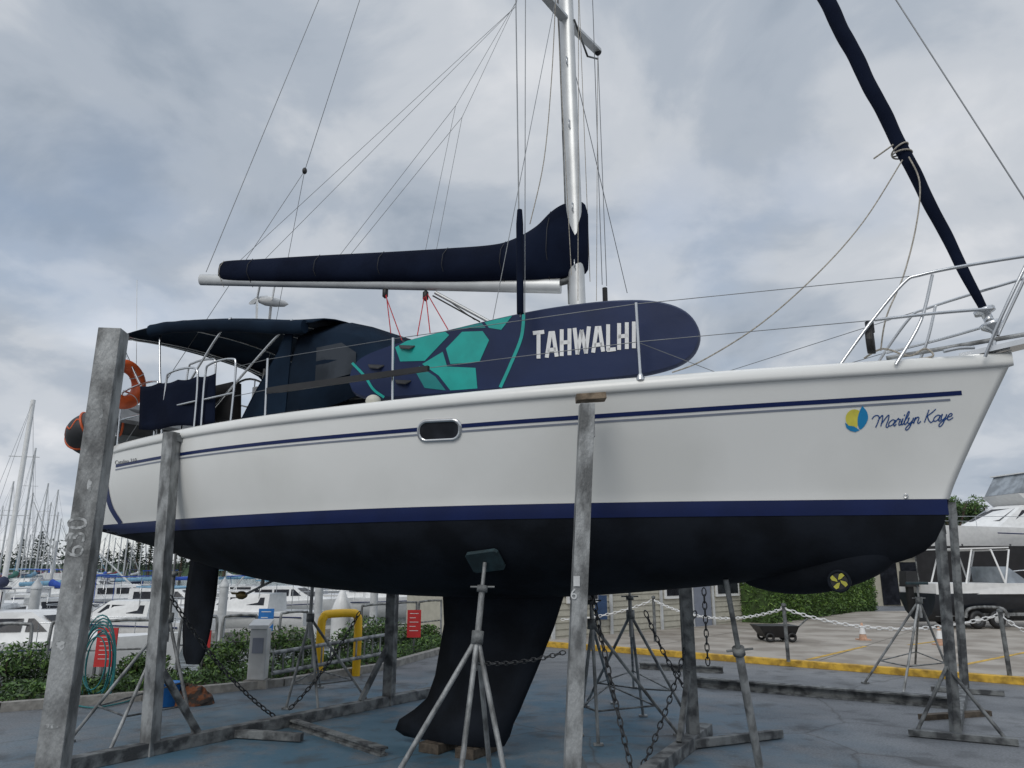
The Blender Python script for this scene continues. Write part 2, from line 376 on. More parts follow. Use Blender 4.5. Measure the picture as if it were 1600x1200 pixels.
# navy trim line curving down the stern quarter
tr_pts = [tuple(p)[:2] for p in spl([(171, 727, 0), (167, 745, 0), (167, 765, 0), (174, 793, 0), (188, 816, 0)], 6)]
tr_pts = [p for p in tr_pts if hit(p[0]-5, p[1]) and hit(p[0]+5, p[1])]
if len(tr_pts) > 2:
    m = MB(); ribbon(m, tr_pts, 7, lambda x, y: onhull(x, y, .006)); m.build('corner_trim', M['navy'], boat)
def rrect(cx, cy, hw, hh, sl_, r, n=8):
    pts = []
    for qx, qy, s0 in ((1, -1, -90), (1, 1, 0), (-1, 1, 90), (-1, -1, 180)):
        for k in range(n+1):
            t = math.radians(s0+90*k/n); x = qx*(hw-r)+r*math.cos(t); y = qy*(hh-r)+r*math.sin(t); pts.append((cx+x, cy+y+x*sl_))
    return pts
o_ = rrect(687, 672.5, 35, 18, -.05, 15); i_ = rrect(687, 672.5, 30, 13, -.05, 11)
m = MB(); m.grid([[onhull(*p, .002) for p in o_], [onhull(p[0], p[1], .016) for p in [(687+(x-687)*.97, 672.5+(y-672.5)*.95) for x, y in o_]], [onhull(*p, .016) for p in i_], [onhull(*p, .005) for p in i_]], True)
fr = m.build('porthole', M['steel'], boat)
m = MB(); cpt = onhull(687, 672.5, .006); pp = [onhull(p[0], p[1], .006) for p in i_]
m.add([cpt]+pp, [[0, i+1, (i+1) % len(pp)+1] for i in range(len(pp))]); m.build('pane', M['glass'], fr)
m = MB(); m.torus(onhull(1415, 775, .004), nv, .014, .005, 14, 6); m.build('drain_fitting', M['steel'], boat)
LET = {'M': (1.75, [[(-.9, 1.35), (-.7, 1.75), (-.3, 1.9), (.05, 1.6), (.1, .8), (0, 0)], [(.05, 1.1), (.4, 1.9), (.6, 1.5), (.7, .2)], [(.7, .6), (1.15, 1.7), (1.4, 1.9), (1.5, 1.2), (1.45, .2), (1.7, 0), (1.85, .25)]]),
 'a': (1.05, [[(.85, .85), (.5, 1), (.12, .65), (.08, .2), (.35, 0), (.7, .3), (.88, .95), (.82, .25), (1.0, .0), (1.15, .3)]]),
 'r': (.8, [[(-.1, .4), (.2, 1.1), (.32, .9), (.55, .92), (.5, .3), (.65, .0), (.9, .3)]]),
 'i': (.42, [[(0, .4), (.12, 1), (.1, .15), (.28, .0), (.5, .4)], [(.16, 1.45), (.2, 1.58)]]),
 'l': (.5, [[(.0, .4), (.3, 1.3), (.34, 1.95), (.14, 1.9), (.08, .3), (.3, .0), (.55, .5)]]),
 'y': (.95, [[(0, .8), (.1, 1), (.08, .3), (.35, .1), (.65, .5), (.72, 1), (.6, -.4), (.3, -.95), (.05, -.75), (.3, -.2), (1.0, .4)]]),
 'n': (.95, [[(-.02, .5), (.1, 1), (.07, 0)], [(.07, .5), (.35, .98), (.6, .85), (.6, .15), (.8, .0), (1.0, .3)]]),
 'K': (1.2, [[(.1, 1.95), (0, 0)], [(1.05, 2.05), (.6, 1.45), (.0, .9)], [(.15, 1), (.5, .35), (.95, -.05), (1.2, .2)]]),
 'e': (.85, [[(.0, .4), (.5, .6), (.58, .9), (.3, 1), (.05, .55), (.15, .08), (.45, 0), (.85, .35)]]), ' ': (.7, [])}
m = MB(); x = 0; kx = 10.7; ky = 9.8; tx0, ty0 = 1368, 667.5
for ch in 'Marilyn Kaye':
    wd, st = LET[ch]
    for s_ in st:
        pts = spl([(p[0], p[1], 0) for p in s_], 5) if len(s_) > 2 else [V((p[0], p[1], 0)) for p in s_]
        ribbon(m, [(tx0+(x+p.x+p.y*.28)*kx, ty0-(x*kx)*.105-p.y*ky) for p in pts], 1.7, lambda a, b: onhull(a, b, .004), step=2)
    x += wd*1.0
m.build('name_lettering', M['name'], boat)
def fanpx(m, pts, mp):
    cx = sum(p[0] for p in pts)/len(pts); cy = sum(p[1] for p in pts)/len(pts)
    vs = [mp(cx, cy)]+[mp(*p) for p in pts]; m.add(vs, [[0, i+1, (i+1) % len(pts)+1] for i in range(len(pts))])
m = MB(); fanpx(m, [(1335+14*math.cos(t*PI/12), 654+14.5*math.sin(t*PI/12)) for t in range(5, 22)], lambda a, b: onhull(a, b, .003)); m.build('emblem_disc', M['logoy'], boat)
oh = lambda a, b: onhull(a, b, .0045)
m = MB(); fanpx(m, [tuple(p)[:2] for p in spl([(1347, 634, 0), (1354, 643, 0), (1356, 653, 0), (1352, 663, 0), (1344, 671, 0), (1340, 663, 0), (1340, 652, 0), (1343, 642, 0), (1347, 634, 0)], 4)][:-1], oh); m.build('emblem_leaf', M['cyan'], boat)
m = MB(); fanpx(m, [(1320, 660), (1326, 665), (1334, 666), (1343, 672), (1336, 675), (1328, 673), (1322, 668)], oh); m.build('emblem_wave', M['cyan'], boat)
def text2d(s):
    cu = bpy.data.curves.new('t', 'FONT'); cu.body = s; ob = bpy.data.objects.new('t', cu); C.objects.link(ob)
    dg = bpy.context.evaluated_depsgraph_get(); me = bpy.data.meshes.new_from_object(ob.evaluated_get(dg))
    vs = [(v.co.x, v.co.y) for v in me.vertices]; fs = [list(p.vertices) for p in me.polygons]
    bpy.data.objects.remove(ob); bpy.data.curves.remove(cu); bpy.data.meshes.remove(me); return vs, fs
vs2, fs2 = text2d('Catalina 310'); xm = max(v[0] for v in vs2)
m = MB(); m.add([onhull(180+v[0]/xm*34, 726-v[1]*9-v[0]/xm*4, .005) for v in vs2], fs2); m.build('model_lettering', M['black'], boat)
# bow thruster fairing blended into the forefoot
m = MB(); rws = []
for i in range(25):
    t = i/24; a = .42+1.15*t; k = math.sin(PI*t)**.7 if 0 < t < 1 else 0; zc_ = interp(ZK, a); r = []
    for j in range(17):
        ph = PI*j/16; r.append(B(a, math.cos(ph)*(.10+.13*k), zc_+.16-(.155+.155*k)*math.sin(ph)**.8))
    rws.append(r)
m.grid(rws); pod = m.build('thruster_fairing', M['anti'], boat)
pc = BP(1311, 908, .235)
m = MB(); m.torus(pc, nv, .074, .012, 28, 8); m.build('tunnel_rim', M['anti'], pod)
m = MB(); m.lathe(pc-nv*.001, [(0, -.002), (.075, -.002)], 20, nv); m.lathe(pc, [(.075, -.12), (.075, 0)], 20, nv); m.build('tunnel', M['black'], pod)
for k in range(4):
    m = MB(); t = k*PI/2+.45; c_ = lambda r, da: pc+nv*.006+(dv*math.cos(t+da)+Z*math.sin(t+da))*r
    m.poly([c_(.012, -1), c_(.05, -.35), c_(.066, -.05), c_(.06, .35), c_(.02, .3)]); m.build('thruster_blade', M['dimy'], pod)
def foil(levels, thick, name, base=0.0):
    m = MB(); sec = [(0, 0), (.04, .45), (.12, .8), (.3, 1), (.55, .85), (.8, .42), (1, .03)]; rowsf = []
    for (pl, pt), th in zip(levels, thick):
        ple = BP(*pl); pte = BP(*pt)
        r = [ple.lerp(pte, s_)+nv*th*t for s_, t in sec]+[ple.lerp(pte, s_)-nv*th*t for s_, t in sec[-2:0:-1]]
        rowsf.append(r)
    m.grid(rowsf, True); m.poly(rowsf[-1]); m.poly(rowsf[0][::-1]); return m.build(name, M['anti'], boat)
foil([((892, 905), (680, 905)), ((881, 932), (692, 932)), ((866, 980), (694, 975)), ((838, 1050), (680, 1055)), ((820, 1092), (668, 1090)), ((812, 1112), (648, 1108)), ((803, 1130), (624, 1124)), ((797, 1150), (618, 1140)), ((788, 1166), (632, 1150))],
     [.16, .13, .11, .10, .11, .14, .18, .19, .15], 'keel')
foil([((352, 868), (300, 855)), ((342, 885), (296, 885)), ((338, 930), (289, 930)), ((330, 980), (285, 985)), ((320, 1022), (286, 1022)), ((312, 1038), (291, 1038))], [.06, .055, .05, .045, .04, .02], 'rudder')
m = MB(); m.tube([BP(455, 893), BP(385, 928)], .016); m.bar(BP(413, 885), BP(410, 915), .025, .06); m.build('propeller_shaft', M['galv2'], boat)
m = MB(); pc2 = BP(378, 930)
m.lathe(pc2, [(0, -.09), (.03, -.07), (.05, -.02), (.05, .04), (.03, .08), (.0, .1)], 12, dv)
for k in (0.3, PI+.3):
    e1 = (nv*math.cos(k)+Z*math.sin(k)); e2 = dv; m.prism([pc2, pc2+e1*.07+e2*.02, pc2+e1*.075+e2*.12, pc2+e1*.03+e2*.15], Z*.015)
m.build('folding_propeller', M['bronze'], boat)
def bloft(m, stns):
    rws = []
    for a, hw, z0, z1 in stns:
        rws.append([B(a, -hw, z0), B(a, -hw*.93, z1-.06), B(a, -hw*.85, z1-.01), B(a, 0, z1+.04), B(a, hw*.85, z1-.01), B(a, hw*.93, z1-.06), B(a, hw, z0)])
    m.grid(rws, smooth=False); m.poly(rws[0]); m.poly(rws[-1][::-1])
m = MB(); bloft(m, [(1.6, .35, 3.1, 3.2), (2.1, .62, 3.1, 3.32), (3.0, .92, 3.1, 3.42), (4.2, 1.1, 3.1, 3.46), (6.0, 1.12, 3.1, 3.50)]); cab = m.build('cabin', M['gel'], boat)
for side in (1, -1):
    m = MB(); m.prism([B(3.6, 1.06*side, 3.24), B(5.7, 1.10*side, 3.24), B(5.6, 1.075*side, 3.4), B(3.9, 1.03*side, 3.37)], nv*.012*side); m.build('cabin_window', M['glass'], cab)
m = MB(); bloft(m, [(5.3, 1.45, 3.1, 3.30), (8.6, 1.22, 3.1, 3.3)]); m.build('cockpit_coaming', M['gel'], boat)
m = MB(); m.prism([B(5.4, 1.46, 3.2), B(6.4, 1.40, 3.2), B(6.4, 1.39, 3.26), B(5.4, 1.45, 3.26)], nv*.02); m.build('coaming_window', M['glass'], boat)
# mast
mb_, mt_ = BP(905, 540), BP(884, 0); md = (mt_-mb_).normalized()
mtop = mb_+md*((16.6-mb_.z)/md.z)
def onmast(z): return mb_+md*((z-mb_.z)/md.z)
m = MB(); rws = []
for z in (3.4, 16.6):
    c = onmast(z); rws.append([c+dv*(.088*math.cos(2*PI*k/20))+nv*(.06*math.sin(2*PI*k/20)) for k in range(20)])
m.grid(rws, True); m.poly(rws[1]); mast = m.build('mast', M['alu'], boat)
m = MB(); m.bar(onmast(4.4)+dv*.095, onmast(16.3)+dv*.095, .018, .02, dv); m.build('sail_track', M['galv2'], mast)
for z in (4.75, 5.4, 6.4, 7.2):
    m = MB(); m.tube([onmast(z)+nv*.055-dv*.02, onmast(z)+nv*.085-dv*.02, onmast(z+.09)+nv*.085-dv*.02, onmast(z+.09)+nv*.055-dv*.02], .007, 6); m.build('cleat', M['steel'], mast)
sprz = BP(893, 30).z
for side in (1, -1):
    m = MB(); tip = BP(934, 80, -1.02) if side < 0 else onmast(sprz)+nv*1.02+dv*.12+Z*.08
    m.bar(onmast(sprz), tip, .10, .035, Z); m.build('spreader', M['alu'], mast)
    m = MB(); m.ball(tip, .05, .05, .06, 6); m.build('spreader_boot', M['black'], mast)
    if side < 0: tf = tip
    else: tn = tip
m = MB(); m.tube([BP(897, 30), BP(918, 88, -.3), BP(934, 92, -1.0)], .012); m.build('flag_halyard_bracket', M['galv2'], mast)
# boom and sail cover
bA, bB = B(3.2, 0, 0), B(7.8, 1.0, 0)
def BM(px, py): return VPL(px, py, bA, bB)
bn = (bB-bA).cross(Z).normalized(); bn = bn if bn.dot(nv) > 0 else -bn
m = MB(); b0, b1 = BM(314, 437), BM(876, 447); r_ = []
for c, rz_ in ((b0, .075), (b1, .085)): r_.append([c+bn*(.05*math.cos(2*PI*k/16))+Z*(rz_*math.sin(2*PI*k/16)) for k in range(16)])
m.grid(r_, True); m.poly(r_[0]); m.poly(r_[1][::-1]); boom = m.build('boom', M['alu'], boat)
m = MB(); m.tube([BM(870, 443), BM(898, 436)], .035, 10); m.build('gooseneck', M['galv2'], boom)
secs = [(344, 412, 438, .05), (352, 408, 441, .09), (400, 405, 443, .11), (500, 399, 444, .13), (600, 394, 444, .15), (700, 388, 444, .17), (780, 381, 442, .19), (815, 368, 441, .19), (840, 352, 440, .18), (862, 330, 438, .16), (882, 318, 435, .14), (902, 315, 431, .13), (914, 319, 428, .10), (919, 335, 422, .03)]
m = MB(); rws = []; LL = 130
for q in range(LL+1):
    xx = 344+(919-344)*q/LL
    yt = interp([(s_[0], s_[1]) for s_ in secs], xx); yb = interp([(s_[0], s_[2]) for s_ in secs], xx); hw = interp([(s_[0], s_[3]) for s_ in secs], xx)
    T, Bt = BM(xx, yt), BM(xx, yb); r = []; fold = max(0, (q-100)/30)
    for k in range(24):
        t = 2*PI*k/24; yy = .5+.5*math.cos(t); ww = math.sin(t)*hw*(1-.6*yy)*1.1
        wr = 1+.02*math.sin(q*.3+yy*6)+fold*.12*math.sin(q*.8+yy*9)
        r.append(Bt.lerp(T, yy)+bn*ww*wr)
    rws.append(r)
m.grid(rws, True); m.poly(rws[0]); m.poly(rws[-1][::-1]); sc = m.build('sail_cover', M['canvas'], boom)
for px in (350, 395, 500, 600, 700, 790, 860):
    m = MB(); yt = interp([(s_[0], s_[1]) for s_ in secs], px); T, Bt = BM(px, yt-1), BM(px, 449); hw = interp([(s_[0], s_[3]) for s_ in secs], px)
    m.tube([T, T.lerp(Bt, .3)+bn*(hw*.8+.01), T.lerp(Bt, .6)+bn*(hw+.015), Bt], .004, 5); m.build('cover_tie', M['black' if px != 350 else 'rope'], sc)
def line(pts, r=.004, mt='wire', name='stay', par=None):
    m = MB(); m.tube(pts, r, 5); return m.build(name, M[mt], par or boat)
line([BM(322, 425), BP(498, 0), BP(498, 0)+(mtop-BP(498, 0))*.98], .005, name='topping_lift')
spB = BP(476, 267); line([spB, BP(562, 0), mtop], .005, name='backstay')
line([spB, B(9.05, 1.0, 3.25)], .004, name='backstay'); line([spB, B(9.05, -1.0, 3.25)], .004, name='backstay')
m = MB(); m.ball(spB, .035, .035, .05, 6); m.build('backstay_plate', M['black'], boat)
lj = [BM(712, 165), BM(722, 183)]
for a_, b_ in (((375, 407), 8.3), ((415, 404), 8.0)):
    line([BM(*a_), BP(806, 10, .15), onmast(11.4)], .003, name='lazy_jack')
for k, (x0, x1) in enumerate(((530, 665), (546, 682))):
    line([BM(x0, 400), lj[k]], .003, name='lazy_jack'); line([BM(x1, 390), lj[k]], .003, name='lazy_jack'); line([lj[k], BP(808, 0, .1), onmast(11.6)], .003, name='lazy_jack')
shb = BP(813, 495, 1.42)
line([shb, BP(806, 0, 1.1), onmast(16)], .006, name='shroud')
line([BP(820, 492, 1.4), BP(821, 0, 1.0), onmast(15.8)], .0045, name='shroud'); line([BP(770, 500, 1.45), BP(868, 0, .5), onmast(9)], .0035, name='shroud')
line([BP(948, 447, -1.4), tf], .005, name='shroud'); line([BP(941, 445, -1.35), BP(926, 0, -.6)], .005, name='shroud'); line([BP(980, 458, -1.3), onmast(sprz-.25)], .0045, name='shroud')
line([BP(903, 470, .12), BP(904, 0, .12)], .004, 'rope', 'halyard'); line([BP(922, 440, -.1), BP(905, 0, -.1)], .004, 'rope', 'halyard'); line([BP(893, 430, .16), BP(870, 0, .1)], .004, 'rope', 'halyard')
line([BP(932, 470, -.2), BP(934, 90, -.9)], .0035, 'rope', 'halyard')
m = MB(); m.tube(spl([BP(868, 0, .3), BP(862, 120, .3), BP(850, 250, .3), BP(828, 350, .35)], 6), .006, 6); m.build('halyard', M['rope'], boat)
m = MB(); m.tube([BP(812, 328, 1.42), BP(812, 350, 1.42), BP(813, 490, 1.42)], [.022, .031, .03], 12); m.build('shroud_cover', M['canvas'], boat)
# furled headsail
f0, f1 = BP(1536, 482), BP(1291, 0); fd = (f1-f0).normalized(); ftop = f0+fd*((16.3-f0.z)/fd.z)
m = MB(); n_ = 300; rws = []; ax = fd.cross(nv).normalized()
RT = [(0, .028), (.02, .038), (.10, .052), (.20, .064), (.30, .072), (.5, .066), (1, .03)]
for i in range(n_+1):
    t = i/n_; c = f0.lerp(ftop, t); r = interp(RT, t)
    r *= 1+.015*math.sin(i*.9)
    rws.append([c+(ax*math.cos(2*PI*k/16)+nv*math.sin(2*PI*k/16))*r*(1+.07*math.cos(2*PI*k/16-i*.42)) for k in range(16)])
m.grid(rws, True); m.build('furled_headsail', M['canvas'], boat)
m = MB(); m.lathe(f0-fd*.1, [(.02, -.14), (.03, -.1), (.075, -.06), (.08, -.03), (.035, -.02), (.035, .05), (.075, .06), (.075, .09), (.03, .1)], 16, fd); m.tube([f0-fd*.2, B(-.42, 0, 3.28)], .015); m.build('furling_drum', M['steel'], boat)
line([B(-1.0, 0, 3.42), BP(1600, 310), BP(1400, 0), mtop], .006, name='forestay')
def rope(px, w_, r=.007, mt='rope', name='rope'):
    ww = w_ if isinstance(w_, (list, tuple)) else [w_]*len(px)
    m = MB(); m.tube(spl([BP(p[0], p[1], q) for p, q in zip(px, ww)], 6), r, 6); return m.build(name, M[mt], boat)
rope([(1410, 250), (1350, 345), (1280, 425), (1190, 505), (1100, 562), (1050, 582)], [.1, .25, .5, .8, .95, 1.0], .006, name='headsail_sheet')
rope([(1420, 245), (1437, 285), (1432, 350), (1412, 430), (1385, 495), (1376, 548)], [0.09, .09, .1, .2, .35, .35], .006, name='headsail_sheet')
rope([(1365, 248), (1382, 236), (1396, 226)], .09, .007, name='sheet_tail')
for k, off in enumerate((-.02, .03)):
    m = MB(); c = BP(1408, 238)+fd*off; m.torus(c, fd+ax*.25*(1-2*k), .076, .007, 20, 6); m.build('sheet_knot', M['rope'], boat)
rope([(1350, 560), (1380, 545), (1420, 556), (1445, 545), (1458, 556), (1430, 562)], .3, .008, name='mooring_rope')
m = MB()
for k in range(7): m.torus(BP(1355+k*1.5, 532, .46), dv+nv*.25*(k-3), .095, .013, 20, 6, sx=.42, X=nv)
m.tube([BP(1358, 503, .46), BP(1360, 520, .46)], .032, 10); m.build('rope_coil', M['black'], boat)
def tb(m, pts, r=.0125, n=8): m.tube(spl(pts, 5) if len(pts) > 2 else pts, r, n)
m = MB(); zt = 3.9
for s_ in (1, -1):
    tb(m, [B(.62, .60*s_, 3.2), B(.36, .52*s_, 3.55), B(.1, .46*s_, 3.85), B(-.02, .44*s_, zt), B(-.35, .36*s_, 3.94), B(-.85, .2*s_, 3.98), B(-.98, 0, 3.99)])
    tb(m, [B(.22, .48*s_, 3.22), B(.02, .40*s_, 3.55), B(-.1, .40*s_, 3.9)])
    tb(m, [B(-.36, .18*s_, 3.27), B(-.5, .24*s_, 3.55), B(-.72, .23*s_, 3.95)])
    tb(m, [B(.32, .51*s_, 3.58), B(-.1, .38*s_, 3.6), B(-.45, .22*s_, 3.62)])
m.build('pulpit', M['steel'], boat)
m = MB(); m.prism([B(-.2, .11, 3.3), B(-.95, .08, 3.4), B(-.95, -.08, 3.4), B(-.2, -.11, 3.3)], Z*.04)
m.lathe(B(-.93, -.07, 3.46), [(.05, 0), (.03, .05), (.03, .09), (.05, .14)], 10, nv); m.build('anchor_roller', M['steel'], boat)
m = MB(); m.tube([B(.3, 0, 3.4), B(-1.05, 0, 3.47)], .018); m.prism([B(-1.0, .03, 3.46), B(-1.3, .16, 3.2), B(-1.25, 0, 3.05), B(-1.3, -.16, 3.2), B(-1.0, -.03, 3.46)], Z*.02); m.build('anchor', M['galv'], boat)
m = MB(); m.tube(spl([B(-.1, .3, 3.32), B(-.2, .26, 3.34), B(-.3, .22, 3.34)], 3), .014); m.build('bow_cleat', M['steel'], boat)
STA = [(1.95, 1.22), (4.15, 1.55), (5.7, 1.62)]
for s_ in (1, -1):
    tt = []
    for a, w_ in STA:
        m = MB(); m.tube([B(a, w_*s_, zs(a)+.02), B(a, (w_+.03)*s_, zs(a)+.66)], .0125); m.lathe(B(a, w_*s_, zs(a)+.03), [(.035, 0), (.035, .015), (.02, .05)], 10); m.build('stanchion', M['steel'], boat)
        tt.append((B(a, (w_+.03)*s_, zs(a)+.65), B(a, (w_+.015)*s_, zs(a)+.34)))
    p0 = (B(.0, .44*s_, 3.9), B(.33, .51*s_, 3.58)); p3 = (B(6.3, 1.55*s_, 3.80), B(6.3, 1.55*s_, 3.48))
    for k in (0, 1): line([p0[k]]+[t[k] for t in tt]+[p3[k]], .0035, name='lifeline')
line([B(.62, .6, 3.25), B(1.4, .95, 3.2), B(1.95, 1.2, 3.47)], .003, name='lifeline')
for s_ in (1, -1):
    for k, run in enumerate(([B(6.95, 1.5*s_, 3.15), B(6.95, 1.52*s_, 3.75), B(7.05, 1.52*s_, 3.9), B(7.5, 1.48*s_, 3.92), B(7.6, 1.46*s_, 3.8), B(7.6, 1.44*s_, 3.15)],
              [B(8.7, 1.28*s_, 3.15), B(8.7, 1.3*s_, 3.75), B(8.65, 1.3*s_, 3.88), B(7.9, 1.42*s_, 3.88), B(7.8, 1.42*s_, 3.75), B(7.8, 1.40*s_, 3.15)],
              [B(6.3, 1.55*s_, 3.15), B(6.3, 1.55*s_, 3.78), B(6.38, 1.55*s_, 3.9), B(6.75, 1.53*s_, 3.9), B(6.83, 1.52*s_, 3.78), B(6.83, 1.5*s_, 3.15)],
              [B(7.1, 1.2*s_, 3.3), B(7.1, 1.2*s_, 4.0), B(7.2, 1.2*s_, 4.1), B(7.5, 1.2*s_, 4.1), B(7.6, 1.2*s_, 4.0), B(7.6, 1.2*s_, 3.3)])):
        m = MB(); tb(m, run); a, b = run[0], run[-1]; zz_ = 3.52 if k < 3 else 3.7; tb(m, [V((a.x, a.y, zz_)), V((b.x, b.y, zz_))])
        m.build('rail_hoop', M['steel'], boat)
m = MB(); tb(m, [B(8.68, 1.3, 3.88), B(8.85, 1.0, 3.9), B(8.92, .5, 3.9), B(8.92, -.5, 3.9), B(8.85, -1.0, 3.9), B(8.68, -1.3, 3.88)]); m.build('stern_rail', M['steel'], boat)
# bimini
m = MB(); rws = []
BZ = [(5.5, 4.33), (6.0, 4.40), (6.6, 4.52), (7.3, 4.64), (8.1, 4.74), (8.9, 4.74), (9.15, 4.68)]
for i in range(31):
    a = 5.5+3.65*i/30; z = interp(BZ, a); r = []
    for k in range(-8, 9):
        s_ = k/8; r.append(B(a, 1.28*s_, z+.07*(1-s_*s_)-.10*abs(s_)**9))
    rws.append(r)
m.grid(rws); o = m.build('bimini', M['canvas2'], boat); sm = o.modifiers.new('s', 'SOLIDIFY'); sm.thickness = .012
for s_ in (1, -1):
    m = MB(); rws = []
    for i in range(50):
        a = 5.6+2.7*i/49; z = interp(BZ, a); rws.append([B(a, (1.29+.055*math.cos(t))*s_, z-.14+.075*math.sin(t)*(1+.05*math.sin(i*.9))) for t in [2*PI*k/10 for k in range(10)]])
    m.grid(rws, True); m.poly(rws[0]); m.poly(rws[-1]); m.build('rolled_side_curtain', M['canvas2'], o)
for a_b, a_t in ((7.7, 9.0), (7.7, 8.2), (7.7, 7.0), (7.0, 6.0), (8.6, 9.05)):
    m = MB(); z = interp(BZ, a_t)
    tb(m, [B(a_b, 1.38, 3.3), B(a_t, 1.22, z-.14), B(a_t, 1.0, z-.03), B(a_t, 0, z+.04), B(a_t, -1.0, z-.03), B(a_t, -1.22, z-.14), B(a_b, -1.38, 3.3)], .013); m.build('bimini_frame', M['steel'], boat)
m = MB(); m.prism([B(8.2, .7, 4.83), B(8.9, .7, 4.83), B(8.9, -.7, 4.83), B(8.2, -.7, 4.83)], Z*.03); m.build('solar_panel', M['glass'], boat)
# dodger
m = MB(); rws = []
DZ = [(4.4, 3.50, 3.55), (4.6, 3.45, 3.80), (4.82, 3.4, 4.05), (5.05, 3.35, 4.22), (5.35, 3.3, 4.32), (5.85, 3.25, 4.36)]
for a, z0, z1 in DZ:
    hw = 1.22; rws.append([B(a, -hw, z0), B(a, -hw*.99, z0+(z1-z0)*.5), B(a, -hw*.93, z0+(z1-z0)*.82), B(a, -hw*.7, z1), B(a, 0, z1+.05), B(a, hw*.7, z1), B(a, hw*.93, z0+(z1-z0)*.82), B(a, hw*.99, z0+(z1-z0)*.5), B(a, hw, z0)])
m.grid(rws); m.poly(rws[0]); dg_ = m.build('dodger', M['canvas2'], boat); sm = dg_.modifiers.new('s', 'SOLIDIFY'); sm.thickness = .01; sm.offset = -1
for s_ in (1, -1):
    m = MB(); m.poly([B(4.9, 1.237*s_, 3.62), B(5.45, 1.237*s_, 3.58), B(5.5, 1.2*s_, 3.98), B(5.15, 1.2*s_, 3.98), B(4.93, 1.215*s_, 3.84)]); m.build('dodger_window', M['vinyl'], dg_)
m = MB(); m.poly([B(4.62, .7, 3.88), B(4.62, -.7, 3.88), B(4.78, -.7, 4.085), B(4.78, .7, 4.085)]); m.build('dodger_window', M['vinyl'], dg_)
m = MB(); m.prism([B(5.86, 1.22, 3.2), B(6.5, 1.3, 3.2), B(6.3, 1.28, 3.55), B(6.05, 1.22, 4.0), B(5.95, 1.2, 4.25), B(5.86, 1.2, 4.3)], nv*.015); m.build('side_curtain', M['canvas2'], dg_)
m = MB(); m.tube([B(7.5, .2, 3.0), B(7.5, .2, 4.0)], .1, 12); m.build('steering_pedestal', M['white'], boat)
m = MB(); m.torus(B(7.62, .2, 3.75), dv, .38, .014, 32, 6); m.tube([B(7.62, -.18, 3.75), B(7.62, .58, 3.75)], .01); m.tube([B(7.62, .2, 3.37), B(7.62, .2, 4.13)], .01); m.build('steering_wheel', M['steel'], boat)
m = MB(); m.prism([B(6.6, 1.3, 3.32), B(7.25, 1.3, 3.32), B(7.3, 1.3, 3.72), B(6.65, 1.3, 3.74)], -nv*.12); m.build('cockpit_cushion', M['black'], boat)
m = MB(); m.prism([B(6.2, -1.2, 3.3), B(8.6, -1.15, 3.3), B(8.6, -1.15, 4.0), B(6.2, -1.2, 4.15)], nv*.02); m.build('far_weather_cloth', M['canvas'], boat)
# wind generator
wc = BP(424, 471, -.7); m = MB(); m.tube([B(9.0, -1.1, 3.2), B(9.0, -1.1, 4.6), V((wc.x, wc.y, wc.z-.05))], .022); wp = m.build('wind_generator_pole', M['white'], boat)
ax_ = (dv*.5+nv*.86).normalized()
m = MB(); m.lathe(wc, [(0, -.26), (.05, -.2), (.075, -.06), (.08, .08), (.055, .17), (0, .24)], 14, ax_); m.build('turbine_body', M['white'], wp)
ex = ax_.cross(Z).normalized(); ey = Z.copy()
m = MB(); tdir = (ex if ex.x > 0 else -ex); m.prism([wc+tdir*.04, wc+tdir*.18+Z*.24, wc+tdir*.27+Z*.22, wc+tdir*.14-Z*.02], ax_*.015); m.build('turbine_tail', M['white'], wp)
for k, t in enumerate((PI-.22, PI-.22+2.09, PI-.22+4.19)):
    m = MB(); L_ = -tdir if False else tdir; e1 = tdir*math.cos(t)+Z*math.sin(t); e2 = -tdir*math.sin(t)+Z*math.cos(t); c = wc+ax_*.2
    ln = .68 if k == 0 else .5
    m.prism([c+e2*.035, c+e1*.2+e2*.06, c+e1*ln+e2*.02, c+e1*ln-e2*.014, c+e1*.2-e2*.03, c-e2*.035], ax_*.02); m.build('turbine_blade', M['dwhite'], wp)
line([B(9.05, .9, 3.9), BP(214, 437, .9)], .004, 'white', 'antenna')
for a_, b_ in (((600, 455), (628, 532)), ((603, 455), (612, 532)), ((664, 458), (652, 525)), ((667, 458), (700, 515)), ((665, 458), (672, 520))):
    line([BM(*a_), BP(b_[0], b_[1], .6)], .006, 'redrope', 'mainsheet')
for q in (BM(602, 458), BM(665, 462)):
    m = MB(); m.lathe(q, [(0, -.07), (.033, -.04), (.033, .04), (0, .07)], 10, Z); m.build('sheet_block', M['black'], boat)
m = MB(); m.tube([BM(680, 457), BP(765, 503, .1)], .02, 8); m.build('boom_vang', M['alu'], boat)
line([BM(676, 462), BP(750, 503, .1)], .009, 'black', 'vang_tackle'); line([BM(690, 462), BP(742, 500, .1)], .006, 'rope', 'vang_tackle')
m = MB(); m.ball(onhull(573, 640, .0)+Z*.09-nv*.08, .07, .07, .06, 8); m.build('deck_float', M['stain'], boat)
m = MB(); m.tube([BP(945, 450, -1.0), BP(946, 480, -1.0)], .03); m.tube([BP(946, 478, -1.0), BP(948, 530, -1.0)], .012); m.build('winch_handle', M['black'], boat)

